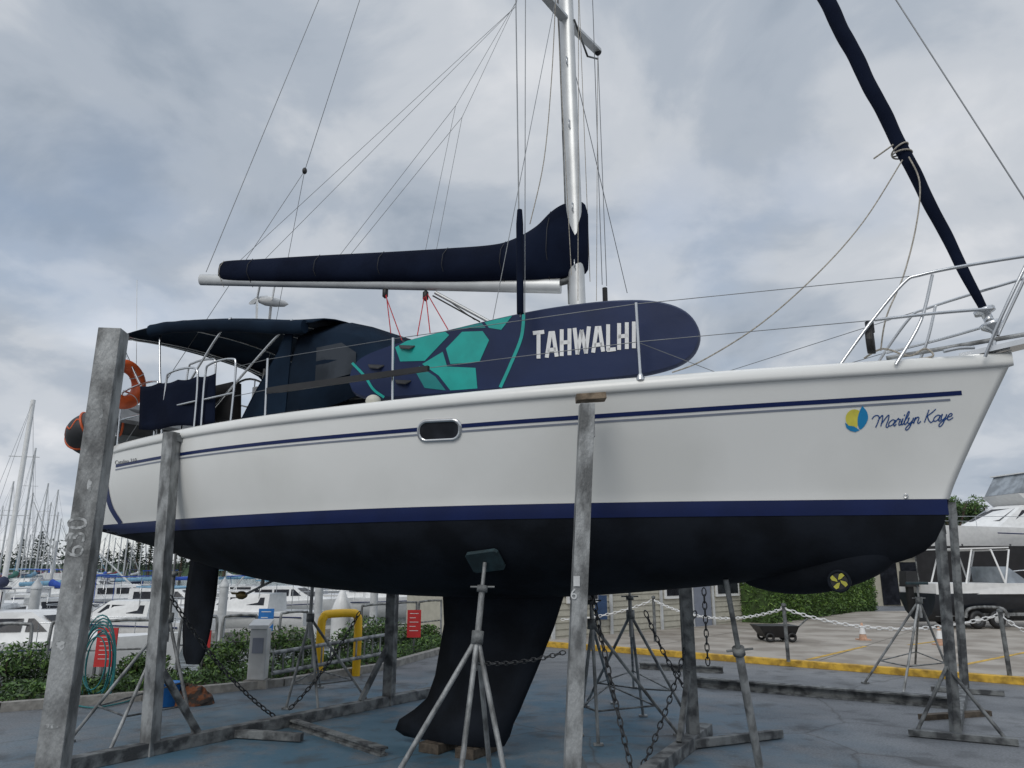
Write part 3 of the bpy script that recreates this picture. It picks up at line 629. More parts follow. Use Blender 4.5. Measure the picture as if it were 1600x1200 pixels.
# ---- things on the yacht
pb0, pb1 = B(1.59, .93, 0), B(4.84, 1.38, 0)
def PB(px, py, off=0): q = VPL(px, py, pb0, pb1); return q+bdn*off
bdn = (pb1-pb0).cross(Z).normalized(); bdn = bdn if bdn.dot(nv) > 0 else -bdn
out = [(549, 602), (553, 580), (568, 562), (600, 547), (650, 531), (740, 508), (830, 488), (900, 477), (960, 471), (1015, 471), (1057, 480), (1083, 498), (1094, 524), (1087, 550), (1066, 569), (1030, 582), (980, 591), (900, 599), (800, 609), (700, 618), (620, 624), (575, 624), (556, 616)]
out = [tuple(p)[:2] for p in spl([(x, y, 0) for x, y in out+[out[0]]], 4)][:-1]
cxo, cyo = 820, 548
sh = thing('paddleboard', 'navy and teal padded paddle board lashed on edge along the side deck', 'paddleboard', PB(820, 600))
m = MB(); rws = []
for k, off in ((.985, -.05), (1.0, -.025), (1.0, .025), (.985, .05)):
    rws.append([PB(cxo+(x-cxo)*(1-(1-k)*.35), cyo+(y-cyo)*(1-(1-k)*3), off) for x, y in out])
m.grid(rws, True); m.poly(rws[-1]); m.poly(rws[0][::-1]); m.build('cover', M['board'], sh)
pf = lambda x, y: PB(x, y, .0535)
def tile(mt, pts, name): m = MB(); m.poly([pf(*p) for p in pts]); m.build(name, M[mt], sh)
tile('teal', [(622, 545), (640, 535), (699, 520), (706, 526), (668, 566), (630, 567)], 'teal_panel')
tile('teal', [(701, 547), (726, 521), (758, 520), (768, 534), (753, 568), (708, 571)], 'teal_panel')
tile('teal', [(761, 506), (804, 496), (787, 518), (768, 515)], 'teal_panel'); tile('teal2', [(711, 517), (756, 507), (763, 515), (722, 516)], 'dark_teal_panel')
tile('teal', [(664, 571), (696, 552), (703, 575), (747, 577), (750, 609), (708, 612), (690, 589)], 'teal_panel')
tile('teal2', [(652, 580), (660, 574), (685, 591), (701, 612), (668, 608)], 'dark_teal_panel')
m = MB(); ribbon(m, [tuple(p)[:2] for p in spl([(822, 493, 0), (818, 530, 0), (800, 575, 0), (786, 606, 0)], 5)], 5, pf); m.build('teal_line', M['teal'], sh)
m = MB(); ribbon(m, [tuple(p)[:2] for p in spl([(556, 570, 0), (575, 590, 0), (588, 610, 0), (604, 622, 0)], 5)], 4, pf); m.build('teal_line', M['teal'], sh)
pf2 = lambda x, y: PB(x, y, .0555)
m = MB(); H_ = 42
def lt(x0, wd, strokes):
    for s_ in strokes:
        ribbon(m, [(x0+p[0]*wd, 564-(x0+p[0]*wd-836)*.107-p[1]*H_) for p in s_], 6, pf2, 100)
lt(838, 14, [[(0, .97), (1, .97)], [(.5, .9), (.5, .05)]])
lt(858, 15, [[(0, .05), (.38, .95), (.62, .95), (1, .05)], [(.2, .28), (.8, .28)]])
lt(881, 12, [[(0, .05), (0, .95)], [(1, .05), (1, .95)], [(0, .5), (1, .5)]])
lt(901, 22, [[(0, .95), (.2, .05)], [(.2, .05), (.5, .85)], [(.5, .85), (.8, .05)], [(.8, .05), (1, .95)]])
lt(930, 15, [[(0, .05), (.38, .95), (.62, .95), (1, .05)], [(.2, .28), (.8, .28)]])
lt(953, 10, [[(0, .95), (0, .05)], [(0, .05), (1, .05)]])
lt(970, 12, [[(0, .05), (0, .95)], [(1, .05), (1, .95)], [(0, .5), (1, .5)]])
lt(993, 1, [[(0, .05), (0, .95)]])
m.build('lettering', M['white'], sh)
for cx, cy in ((592, 577), (640, 547), (634, 601)):
    m = MB(); m.prism([PB(cx-12, cy-4, .055), PB(cx+13, cy-3, .055), PB(cx+7, cy+3, .09), PB(cx-8, cy+1, .075)], Z*.01); m.build('fin', M['black'], sh)
m = MB(); m.prism([BP(416, 606, 1.66), BP(440, 602, 1.66), BP(668, 571, 1.66), BP(668, 579, 1.66), BP(440, 612, 1.66), BP(416, 614, 1.66)], -nv*.03)
tag(m.build('boarding_plank', M['black']), 'narrow black plank lashed along the lifelines left of the paddle board', 'plank')
m = MB(); rws = []
for i in range(21):
    s_ = i/20; r = []
    for k in range(9):
        t = k/8; x = 219+(337-219)*s_-2*t; y = (603-20*s_)+(68+12*s_)*t+(2*math.sin(s_*9) if k == 8 else 0)+3*math.sin(PI*(s_*4 % 1))*(1-t)
        r.append(BP(x, y, 1.47+.008*math.sin(s_*14+t*3)))
    rws.append(r)
m.grid(rws); o = m.build('weather_cloth', M['canvas']); o.modifiers.new('s', 'SOLIDIFY').thickness = .006
tag(o, 'rectangular navy canvas cloth laced to the stern rail', 'weather cloth')
lc = BP(193, 600, 1.32); t_ = thing('lifebuoy', 'orange lifebuoy hanging on the stern rail', 'lifebuoy', lc-Z*.3)
m = MB(); axl = V((-.93, .36, 0)).normalized(); m.torus(lc, axl, .23, .085, 36, 14); m.build('ring', M['orange'], t_)
for k in range(4):
    m = MB(); y_ = axl.cross(Z).normalized(); e1 = y_*math.cos(k*PI/2+.7)+Z*math.sin(k*PI/2+.7); m.torus(lc+e1*.23, e1.cross(axl), .086, .006, 16, 5); m.build('reflective_band', M['dwhite'], t_)
# dinghy on davits
dn = thing('inflatable_dinghy', 'grey inflatable dinghy with orange straps slung behind the stern', 'dinghy', B(9.7, 0, 3.1))
path = spl([B(9.50, -1.5, 3.68), B(9.50, .45, 3.68), B(9.55, .82, 3.66), B(9.69, 1.08, 3.58), B(9.88, 1.1, 3.48), B(10.02, .88, 3.40), B(10.08, .45, 3.35), B(10.08, -1.5, 3.34)], 8)
m = MB(); m.tube(path, .185, 20); m.build('air_tube', M['hyp'], dn)
m = MB(); m.prism([B(9.55, -1.4, 3.58), B(9.6, .9, 3.58), B(10.0, .9, 3.27), B(10.0, -1.4, 3.2)], Z*.03); m.build('floor', M['hyp2'], dn)
m = MB(); m.prism([B(9.15, 1.15, 3.58), B(9.58, 1.0, 3.90), B(9.58, -.9, 3.90), B(9.15, -.9, 3.58)], Z*.05); m.build('transom_pad', M['hyp2'], dn)
for i in (15, 25, 34):
    t = (path[i+1]-path[i-1]).normalized(); m = MB(); m.torus(path[i], t+V((.1, 0, .1)), .19, .016, 28, 6); m.build('strap', M['orange'], dn)
m = MB(); m.tube([p+(p-B(9.8, .3, 3.48)).normalized()*.18+Z*.04*math.sin(j*1.1) for j, p in enumerate(path[12:42])], .012, 6); m.build('grab_line', M['orange'], dn)
for w_ in (.7, -.7):
    m = MB(); m.tube(spl([B(8.8, w_, 3.2), B(9.0, w_, 3.8), B(9.6, w_, 4.05), B(9.95, w_, 4.05)], 4), .022, 8); m.tube([B(9.9, w_, 4.05), B(9.85, w_, 3.6)], .005, 5); m.build('davit', M['steel'], boat)

# ================================================================== STANDS
def post(m, pt, pb, wd, dep=None, rot=0.0):
    dep = dep or wd; x = V((math.cos(rot), math.sin(rot), 0)); y = V((-math.sin(rot), math.cos(rot), 0))
    q = [x*wd/2*i+y*dep/2*j for i, j in ((-1, -1), (1, -1), (1, 1), (-1, 1))]; qi = [k*.9 for k in q]
    t = V(pt)
    m.add([V(pb)+k for k in q]+[t+k for k in q]+[t+k for k in qi]+[t+k-Z*.25 for k in qi],
          [[0, 1, 5, 4], [1, 2, 6, 5], [2, 3, 7, 6], [3, 0, 4, 7], [3, 2, 1, 0], [4, 5, 9, 8], [5, 6, 10, 9], [6, 7, 11, 10], [7, 4, 8, 11], [8, 9, 13, 12], [9, 10, 14, 13], [10, 11, 15, 14], [11, 8, 12, 15], [12, 13, 14, 15]])
def gtext(s, origin, ex, ey, h, name, mt, par):
    vs_, fs_ = text2d(s); m = MB(); m.add([origin+ex*(v[0]*h)+ey*(v[1]*h) for v in vs_], fs_); return m.build(name, mt, par)
M['stencil'] = mat('worn_stencil_paint', (.22, .23, .23), .7, 0, .1, 40, col2=(.46, .47, .47), thr=(.45, .58))
PW = .128
tp = D(178, 517, 4.2); bt = V((tp.x-.01, 4.2, 0))
t_ = thing('support_post', 'tall galvanised square post with white stencilled number, nearest the camera at far left', 'support post', bt)
m = MB(); post(m, tp, bt, PW, PW, .12); m.build('post', M['galv'], t_, bevel=.008)
m = MB(); m.bar(bt+V((-.5, .02, .05)), bt+V((.5, .1, .05)), .12, .1); m.build('foot_beam', M['galv2'], t_)
ex = V((math.cos(.12), math.sin(.12), 0)); fn = V((math.sin(.12), -math.cos(.12), 0))
c_ = D(128, 872, 4.12)
gtext('630', V((bt.x, bt.y, 0))+fn*(PW/2+.003)+ex*.035+Z*(c_.z), Z, -ex, .15, 'stencilled_number', M['stencil'], t_)
for (zz_, xo, ww, hh) in ((1.35, -.02, .04, .03), (2.2, .02, .02, .05), (.95, .0, .05, .02), (1.9, -.035, .02, .06), (2.6, .03, .012, .05), (1.7, .045, .01, .07)):
    m = MB(); c = V((bt.x, bt.y, 0))+fn*(PW/2+.002)+ex*xo+Z*zz_
    m.poly([c+ex*ww*math.cos(t*PI/5)*R.uniform(.4, 1)+Z*hh*math.sin(t*PI/5)*R.uniform(.4, 1) for t in range(10)]); m.build('paint_splash', M['stencil'], t_)
cr = thing('boat_cradle', 'galvanised cradle frame under the stern with posts either side of the hull', 'boat cradle', G(420, 1140))
t2, b2 = D(269, 676, 7.72), D(233, 1178, 7.72); b2.z = 0
m = MB(); post(m, t2, b2, .13, .13, -.3); m.build('post', M['galv'], cr, bevel=.008)
m = MB(); m.bar(t2+V((.02, 0, -.06)), t2+V((.17, .12, -.06)), .09, .07); m.build('bracket', M['galv2'], cr)
m = MB(); m.bar(t2+V((.12, .1, -.02)), t2+V((.22, .17, -.02)), .1, .04); m.build('timber_block', M['wood'], cr)
f2 = G(607, 1102); ft2 = V((f2.x+.0, f2.y, 2.3))
m = MB(); post(m, ft2, f2, .13, .13, -.3); m.build('post', M['galv2'], cr, bevel=.006)
dd = (f2-b2).normalized(); m = MB(); m.bar(b2-dd*.75+Z*.06, f2+dd*1.0+Z*.06, .13, .12); m.bar(b2+dd*.9+Z*.05, b2+dd*.9+V((.8, -.2, .05)), .07, .08)
m.build('base_beam', M['galv2'], cr, bevel=.006)
for a, b in ((b2+dd*.05+Z*.75, b2+dd*.5+Z*.12), (f2-dd*.05+Z*.75, f2-dd*.5+Z*.12)):
    m = MB(); m.bar(a, b, .05, .06); m.build('brace', M['galv2'], cr)
cr2 = thing('boat_cradle', 'galvanised cradle frame amidships with a wood-topped post against the hull side', 'boat cradle', V((.6, 6.5, 0)))
t3 = D(917, 632, 5.37); b3 = D(894, 1200, 5.37); k3 = (b3-t3)/(t3.z-b3.z); b3 = t3+k3*t3.z
m = MB(); post(m, t3, b3, .108, .108, .05); m.build('post', M['galv'], cr2, bevel=.007)
m = MB(); m.bar(D(900, 623, 5.42), D(946, 620, 5.42), .13, .05); m.build('timber_block', M['wood2'], cr2, bevel=.004)
f3 = G(1084, 1165); m = MB(); post(m, V((f3.x, f3.y, 1.95)), f3, .11, .11, .1); m.build('post', M['galv2'], cr2, bevel=.006)
dd = (f3-b3).normalized(); m = MB(); m.bar(b3-dd*.4+Z*.06, f3+dd*.55+Z*.06, .13, .12); m.bar(f3-dd*.2+Z*.05, f3-dd*.2+V((1.1, .5, .05)), .07, .08); m.build('base_beam', M['galv2'], cr2, bevel=.006)
for a, b in ((b3+dd*.05+Z*.6, b3+dd*.5+Z*.12), (f3-dd*.05+Z*.7, f3-dd*.5+Z*.12)):
    m = MB(); m.bar(a, b, .05, .06); m.build('brace', M['galv2'], cr2)
m = MB(); y_ = 5.302; m.poly([D(x, y, y_) for x, y in ((896, 900), (906, 900), (906, 916), (896, 916))]); m.build('sticker', M['dwhite'], cr2)
c6 = D(891, 936, y_); gtext('6', c6, V((1, .05, 0)), Z, .10, 'stencilled_number', M['dwhite'], cr2)
def beam_thing(p0, p1, w_, h_, label):
    m = MB(); m.bar(p0+Z*.012, p1+Z*.012, w_, .02); m.bar(p0+Z*(h_+.0), p1+Z*(h_+.0), w_, .02); m.bar(p0+Z*(h_/2+.005), p1+Z*(h_/2+.005), .02, h_-.01)
    return tag(m.build('steel_beam', M['galv2']), label, 'steel beam')
beam_thing(G(1075, 1072), G(1488, 1107), .14, .13, 'long steel beam lying on the yard between the mid and bow posts')
beam_thing(G(440, 1130), G(600, 1182), .09, .07, 'short steel beam lying on the yard left of the keel')
beam_thing(G(1000, 1045), G(1130, 1052), .12, .1, 'small steel beam lying behind the midships post')
cr3 = thing('boat_cradle', 'narrow galvanised cradle standing under the bow with spread feet', 'boat cradle', G(1500, 1155))
g1, g2 = G(1494, 1150), G(1508, 1082)
m = MB(); post(m, D(1466, 800, g1.y), g1, .085, .085, .1); m.build('post', M['galv2'], cr3, bevel=.005)
m = MB(); post(m, D(1487, 785, g2.y), g2, .085, .085, .1); m.build('post', M['galv2'], cr3, bevel=.005)
m = MB(); m.bar(g1+Z*.06, g2+Z*.06, .1, .1); m.build('base_beam', M['galv2'], cr3)
for g_, e0, e1 in ((g1, (1420, 1150), (1592, 1166)), (g2, (1455, 1080), (1570, 1088))):
    m = MB(); m.bar(G(*e0)+Z*.04, G(*e1)+Z*.04, .09, .06); m.build('foot', M['galv2'], cr3)
for e_ in ((1592, 1166), (1420, 1150)):
    m = MB(); m.tube([g1+Z*.7, g1+(G(*e_)-g1)*.8+Z*.06], .02, 6); m.build('brace', M['galv2'], cr3)
m = MB(); m.bar(G(1440, 1125)+Z*.03, G(1545, 1118)+Z*.03, .1, .06); tag(m.build('timber_sleeper', M['wood']), 'dark timber offcut lying by the foot of the bow cradle', 'timber')

def jackstand(top, apex, feet, label, padmat='teal', padn=Z, r=.024, braces=True, rot=0):
    base = V((apex.x, apex.y, 0)); t_ = thing('jack_stand', label, 'jack stand', base, 'tripod jack stands')
    m = MB(); ax = (top-apex).normalized(); m.tube([apex-ax*.25, top-ax*.2], r*1.25, 10); m.tube([top-ax*.22, top], r*.8, 10); m.build('pole', M['galv'], t_)
    m = MB(); m.lathe(top-ax*.22, [(.03, -.02), (.045, -.02), (.045, .03), (.02, .03)], 10, ax); m.tube([top-ax*.2-V((.1, 0, 0)), top-ax*.2+V((.1, 0, 0))], .009, 6); m.build('screw_handle', M['galv2'], t_)
    m = MB(); m.lathe(apex, [(.04, -.05), (.05, -.05), (.05, .05), (.035, .05)], 10, ax); m.build('collar', M['galv2'], t_)
    for f in feet:
        m = MB(); m.tube([apex+(f-apex).normalized()*.03, f+Z*.02], r, 8); m.bar(f+V((-.05, 0, .012)), f+V((.05, 0, .012)), .07, .02); m.build('leg', M['galv'], t_)
    if braces:
        n = len(feet)
        for i in range(n):
            m = MB(); a, b = apex.lerp(feet[i], .72), apex.lerp(feet[(i+1) % n], .72); m.tube([a, b], r*.55, 6); m.build('brace', M['galv2'], t_)
    if padmat:
        x = dv.copy(); x = (x-padn*x.dot(padn)).normalized(); y = padn.cross(x).normalized()
        m = MB(); m.prism([top+x*i*.15+y*j*.11 for i, j in ((-1, -.8), (-.85, -1), (.85, -1), (1, -.8), (1, .8), (.85, 1), (-.85, 1), (-1, .8))], padn*.035)
        m.build('pad', PADM[padmat], t_, bevel=.004)
    return t_
PADM = {'teal': mat('dark_teal_pad', (.015, .035, .042), .75, 0, .3, 8), 'wood': M['wood']}
d_ = ray(760, 872).normalized(); hl, hn, _, _ = BV.ray_cast(CAM, d_)
if hn.z > 0: hn = -hn
Ct = hl+hn*.05
ap = D(746, 996, Ct.y-.1)
jackstand(Ct, ap, [V((ap.x-.72, ap.y-.1, 0)), V((ap.x-.12, ap.y-.55, 0)), V((ap.x+.28, ap.y-.25, 0)), V((ap.x+.1, ap.y+.55, 0))], 'tripod jack stand with a pad pressed under the bilge, in front of the keel', padn=-hn, r=.021, braces=False)
def js(px, py_ap, Y, ztop, feet, label, pad=None, r=.018, lean=0):
    ap = D(px, py_ap, Y); jackstand(V((ap.x+lean, ap.y, ztop)), ap, [G(*f) for f in feet], label, pad, r=r)
js(485, 965, 10.0, 1.78, [(447, 1108), (497, 1112), (576, 1100), (500, 1075)], 'tripod jack stand between the rudder and the keel')
js(264, 965, 8.4, 1.9, [(108, 1160), (165, 1190), (303, 1158), (290, 1100)], 'wide tripod jack stand behind the stern cradle post, left of the rudder')
js(985, 960, 9.0, 1.62, [(915, 1105), (1005, 1120), (1075, 1125), (990, 1075)], 'tripod jack stand behind the midships post, right of the keel')
js(925, 975, 7.9, 1.62, [(905, 1150), (935, 1165), (1060, 1150), (960, 1100)], 'tripod jack stand close beside the midships post')
js(1436, 938, 11.6, 1.5, [(1352, 1068), (1412, 1084), (1492, 1074), (1430, 1045)], 'spare tripod jack stand with a dark pad standing free beyond the bow', 'teal')
d_ = ray(1134, 905).normalized(); hl, hn, _, _ = BV.ray_cast(CAM, d_); P0 = hl if hl else B(1.8, .3, 1.7); P1 = D(1188, 1205, P0.y+.7); P1 = P0+(P1-P0)*(P0.z/(P0.z-P1.z))
t_ = thing('prop_pole', 'single leaning steel prop pole under the forward hull', 'prop', P1)
m = MB(); m.tube([P0.lerp(P1, .35), P1], .036, 12); m.build('pole', M['galv'], t_)
m = MB(); m.tube([P0, P0.lerp(P1, .4)], .022, 10); m.build('inner_pole', M['galv2'], t_)
m = MB(); q = P0.lerp(P1, .35); m.lathe(q, [(.036, -.03), (.052, -.03), (.052, .03), (.02, .03)], 12, (P0-P1)); m.tube([q-V((.1, 0, 0)), q+V((.12, 0, .02))], .01, 6); m.build('collar', M['galv2'], t_)
m = MB(); m.lathe(P1, [(0, .0), (.09, .0), (.09, .015), (0, .015)], 12); m.build('foot_plate', M['galv2'], t_)
for i, (px, wd) in enumerate(((690, .34), (745, .3))):
    p = BP(px, 1160); m = MB(); q = V((p.x, p.y, 0)); m.bar(q-nv*.22+Z*.045, q+nv*.22+Z*.045, wd*.7, .09); tag(m.build('keel_block', M['wood'], bevel=.006), ['timber block under the aft end of the keel', 'timber block under the front end of the keel'][i], 'timber block')
def chain(p0, p1, sag, label, ll=.075, r=.008, mt='chain', name='chain'):
    n0 = 60; P = [p0.lerp(p1, i/n0)-Z*sag*4*(i/n0)*(1-i/n0) for i in range(n0+1)]; m = MB(); d = 0; nx = 0; alt = 0
    for i in range(n0):
        sg = (P[i+1]-P[i]).length
        while nx <= d+sg:
            c = P[i].lerp(P[i+1], (nx-d)/sg); t = (P[i+1]-P[i]).normalized(); s1 = t.cross(V((.3, .8, .2))).normalized(); s2 = t.cross(s1)
            ax = s1 if alt else s2; m.torus(c, ax, ll*.3, r, 10, 5, sx=2.1, X=t); alt = 1-alt; nx += ll*.98
        d += sg
    return tag(m.build(name, M[mt]), label, 'chain')
chain(D(268, 935, 8.2), G(436, 1132)+Z*.05, .12, 'dark chain hanging from the stern stand down to the ground')
chain(D(925, 925, 7.3), D(990, 1215, 6.6), .05, 'dark chain hanging straight down beside the midships post')
chain(D(750, 1036, Ct.y-.1), D(885, 1018, 5.6), .03, 'thin chain stretched from the front jack stand to the midships post', .05, .005)
chain(D(1100, 925, 8.6), D(1106, 1035, 8.6), .0, 'short dark chain hanging behind the far midships post')
chain(D(560, 960, 10.5), D(450, 1110, 9.6), .1, 'dark chain running from the far stern post to a tripod foot')
chain(D(1010, 960, 9.0), D(1075, 1080, 9.0), .08, 'dark chain on the stand behind the midships post')
chain(D(1085, 960, 8.3), D(1005, 1195, 7.3), .1, 'dark chain crossing low to the right of the midships post')

# ================================================================== SETTING
sh0 = [V((-60, 4, 0)), V((-20, 8.6, 0)), G(0, 1085), G(220, 1068), G(440, 1045), G(690, 1000), V((-.3, 30, 0)), V((4, 70, 0)), V((10, 200, 0)), V((40, 2500, 0))]
gp = [V((-60, -60, 0)), V((2500, -60, 0)), V((2500, 2500, 0))]
m = MB(); m.poly([gp[0]]+[gp[1], gp[2]]+sh0[::-1])
for a, b in zip(sh0[:-1], sh0[1:]): m.poly([a, b, b-Z*2, a-Z*2])
g = m.build('ground', M['yard'], loc=(0, 6, 0)); struct(g)
m = MB(); m.poly([(-3000, -200, -1.25), (3000, -200, -1.25), (3000, 3500, -1.25), (-3000, 3500, -1.25)]); struct(m.build('water', M['water']))
k0, k1, k2 = G(925, 1016), G(1250, 1046), G(1700, 1078); kd = (k2-k0).normalized(); kn = V((-kd.y, kd.x, 0)); kn = kn if kn.y > 0 else -kn
kA, kB = k0-kd*2.5, k0+kd*40
m = MB(); m.poly([kA+kn*.15+Z*.1, kB+kn*.15+Z*.1, kB+kn*70+Z*.1, kA+kn*12+V((0, 0, .1))]); struct(m.build('car_park', M['park'], loc=kA))
m = MB(); m.bar(kA+Z*.055, kB+Z*.055, .16, .115); struct(m.build('kerb', [M['yellow']], bevel=.01))
m = MB()
for a_, b_ in (((1262, 1031), (1352, 1010)), ((1420, 1008), (1480, 1000)), ((1500, 1040), (1640, 1012))):
    p, q = G(*a_, .1), G(*b_, .1); n = (q-p).cross(Z).normalized()*.05; m.poly([p-n+Z*.104-Z*p.z, q-n+Z*.104-Z*q.z, q+n+Z*.104-Z*q.z, p+n+Z*.104-Z*p.z])
struct(m.build('parking_markings', M['yellow']))
M['joint'] = mat('concrete_joint', (.15, .14, .12), .9)
m = MB()
for i in range(1, 9):
    p, q = kA+kd*(i*3.6)+kn*.3, kA+kd*(i*3.6)+kn*25; p.z = q.z = .1035; m.poly([p, p+kd*.02, q+kd*.02, q])
for i in range(1, 6):
    p, q = kA+kn*(i*3.6), kA+kn*(i*3.6)+kd*38; p.z = q.z = .1045; m.poly([p, q, q+kn*.02, p+kn*.02])
struct(m.build('paving_joints', M['joint']))
bk = [V((-16, 7.6, 0)), G(0, 1112), G(220, 1094), G(440, 1072), G(600, 1046), G(690, 1020)]
m = MB(); bb = [V((-20, 8.6, 0)), G(0, 1087), G(220, 1070), G(440, 1047), G(600, 1020), G(690, 1002)]
m.grid([[p+Z*.03 for p in bk], [p+Z*.03 for p in bb]]); struct(m.build('planting_bed', M['mulch']))
m = MB()
for a, b in zip(bk[:-1], bk[1:]): m.bar(a+Z*.05, b+Z*.05, .14, .12)
struct(m.build('bed_kerb', M['conc']))
m = MB()
for _ in range(9000):
    i = R.choice([0, 1, 1, 2, 2, 3, 3, 4, 4]); t = R.random(); s_ = R.uniform(.1, .95); p = bk[i].lerp(bk[i+1], t).lerp(bb[i].lerp(bb[i+1], t), s_)
    m.cm = R.choice([0, 0, 1, 1, 2]); m.leaf(p+Z*R.uniform(.05, .22), R.uniform(.03, .07))
o = m.build('ground_cover', LEAF); o['kind'] = 'stuff'; tag(o, 'low leafy ground cover filling the planting bed beside the water', 'ground cover')
spots = [(5, 1085, .45), (40, 1080, .5), (85, 1078, .35), (205, 1070, .3), (235, 1066, .32), (345, 1052, .35), (372, 1044, .45), (440, 1040, .5), (465, 1042, .45), (540, 1030, .4), (575, 1022, .55), (600, 1020, .5), (640, 1012, .35), (668, 1006, .3), (330, 1060, .25)]
nw = ['first', 'second', 'third', 'fourth', 'fifth', 'sixth', 'seventh', 'eighth', 'ninth', 'tenth', 'eleventh', 'twelfth', 'thirteenth', 'fourteenth', 'fifteenth', 'sixteenth', 'seventeenth', 'eighteenth', 'nineteenth', 'twentieth']
nw += ['twenty-'+q for q in nw[:9]]+['thirtieth']+['thirty-'+q for q in nw[:9]]+['fortieth']+['forty-'+q for q in nw[:9]]
for i, (px, py, h) in enumerate(sorted(spots)):
    p = G(px, py); t_ = thing('shrub', f'{nw[i]} green shrub from the left in the waterside planting bed', 'shrub', p, 'shrubs in the planting bed')
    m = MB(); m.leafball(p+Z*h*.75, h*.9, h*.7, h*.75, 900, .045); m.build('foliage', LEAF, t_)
    m = MB()
    for k in range(5): m.tube([p, p+V((R.uniform(-.2, .2), R.uniform(-.2, .2), h*1.0))], .008, 5)
    m.build('stem', M['bark'], t_)
def railing(p0, p1, h, n, label, mt='galv', hoops=True):
    m = MB(); d = (p1-p0)
    for i in range(n):
        a, b = p0+d*(i/n)+d.normalized()*.05, p0+d*((i+1)/n)-d.normalized()*.05
        m.tube(spl([a, a+Z*(h-.1), a+Z*h+(b-a).normalized()*.1, b+Z*h-(b-a).normalized()*.1, b+Z*(h-.1), b], 4), .026, 7); m.tube([a+Z*h*.5, b+Z*h*.5], .018, 6)
    return tag(m.build('railing', M[mt]), label, 'railing')
railing(G(-120, 1075), G(42, 1072), .9, 2, 'grey tube railing at the left edge of the yard')
railing(G(62, 1066), G(235, 1058), .9, 2, 'grey tube railing behind the coiled hose')
railing(G(270, 1052), G(400, 1042), .9, 2, 'grey tube railing behind the rudder')
railing(G(430, 1036), G(480, 1030), .9, 1, 'short grey railing left of the yellow hoop')
railing(G(560, 1020), G(690, 1000), .95, 3, 'grey tube railing right of the yellow hoop')
m = MB(); p, q = D(425, 1052, 11.4), D(605, 1020, 13.4)
m.tube([p, q], .03, 7); m.tube([p+V((0, 0, .28)), q+V((0, 0, .3))], .03, 7)
for k in range(14): a = p.lerp(q, k/13); m.tube([a, a+Z*.29], .015, 5)
tag(m.build('ladder', M['galv']), 'long aluminium ladder standing on edge in front of the shrubs', 'ladder')
p = G(401, 1075); t_ = thing('service_pedestal', 'white marina power and water pedestal in the planting bed', 'pedestal', p)
m = MB(); m.box(p.x-.17, p.x+.17, p.y-.12, p.y+.12, 0, .12); m.build('base', M['conc'], t_)
m = MB(); m.box(p.x-.13, p.x+.13, p.y-.1, p.y+.1, .12, .85); m.build('body', M['dwhite'], t_, bevel=.015)
m = MB(); m.prism([V((p.x-.15, p.y-.14, .853)), V((p.x+.15, p.y-.14, .853)), V((p.x+.15, p.y+.12, .93)), V((p.x-.15, p.y+.12, .93))], Z*.05); m.build('cap', M['white'], t_)
m = MB(); m.box(p.x-.08, p.x+.08, p.y-.112, p.y-.1, .5, .72); m.build('socket_panel', M['grey'], t_)
p, q = G(497, 1062), G(556, 1056); hz_ = D(526, 960, p.y).z
m = MB(); m.tube(spl([p, p+Z*(hz_-.2), p+Z*(hz_-.05)+(q-p)*.05, p+(q-p)*.18+Z*hz_, p+(q-p)*.82+Z*hz_, q+Z*(hz_-.05)-(q-p)*.05, q+Z*(hz_-.2), q], 5), .068, 14); tag(m.build('bollard_hoop', M['hoopy']), 'bright yellow steel hoop bollard beside the planting bed', 'bollard')
def sign(px0, py0, px1, py1, gy, Y, mt, label, marks=2, mk='white'):
    a, b = D(px0, py0, Y), D(px1, py1, Y); t_ = thing('sign', label, 'sign', V(((a.x+b.x)/2, Y, 0)))
    m = MB(); m.box(a.x, b.x, Y-.01, Y+.01, b.z, a.z); m.build('panel', M[mt], t_)
    m = MB()
    hgt = a.z-b.z; wd = b.x-a.x
    for k in range(marks): z1 = a.z-hgt*(.12+.78*k/marks); m.box(a.x+wd*.18, b.x-wd*(.18+.2*(k % 2)), Y-.014, Y-.0125, z1-hgt*.10/marks, z1)
    m.build('sign_mark', M[mk], t_)
    m = MB(); m.tube([V(((a.x+b.x)/2, Y+.03, 0)), V(((a.x+b.x)/2, Y+.03, a.z))], .02, 6); m.build('pole', M['galv2'], t_)
sign(637, 953, 657, 996, 0, 15.5, 'red', 'upright red and white notice sign right of the yellow hoop', 5)
sign(154, 981, 178, 1042, 0, 11.2, 'red', 'red and white notice sign on the railing by the hose', 7)
sign(405, 951, 426, 986, 0, 15.0, 'blue', 'small blue sign behind the white pedestal', 3)
sign(308, 985, 328, 1012, 0, 12.6, 'red', 'small red sign just right of the rudder', 3)
t_ = thing('garden_hose', 'coils of teal hose hung on the railing at left', 'hose', G(150, 1095))
m = MB()
for k in range(9):
    c = D(150+R.uniform(-5, 5), 1035+k*2, 10.6); m.torus(c+V((0, R.uniform(-.06, .06), 0)), V((R.uniform(-.2, .2), 1, R.uniform(-.1, .1))), .17+.012*k, .011, 26, 6, sx=2.0+.1*k, X=Z)
m.build('coil', M['hose'], t_)
m = MB(); m.tube(spl([G(120, 1105)+Z*.02, G(150, 1108)+Z*.02, G(200, 1098)+Z*.02, G(230, 1085)+Z*.02], 6), .011, 6); m.build('loose_end', M['hose'], t_)
p = G(262, 1104); t_ = thing('bucket', 'bright blue plastic bucket on the ground by the stern post', 'bucket', p)
m = MB(); m.lathe(p, [(0, .01), (.11, .01), (.14, .3), (.15, .3), (.135, .29), (.1, .03), (0, .03)], 18); m.build('body', M['blue'], t_)
m = MB(); m.tube([p+V((.145*math.cos(t*PI/8), -.03-.05*math.sin(t*PI/8), .29)) for t in range(9)], .005, 5); m.build('handle', M['steel'], t_)
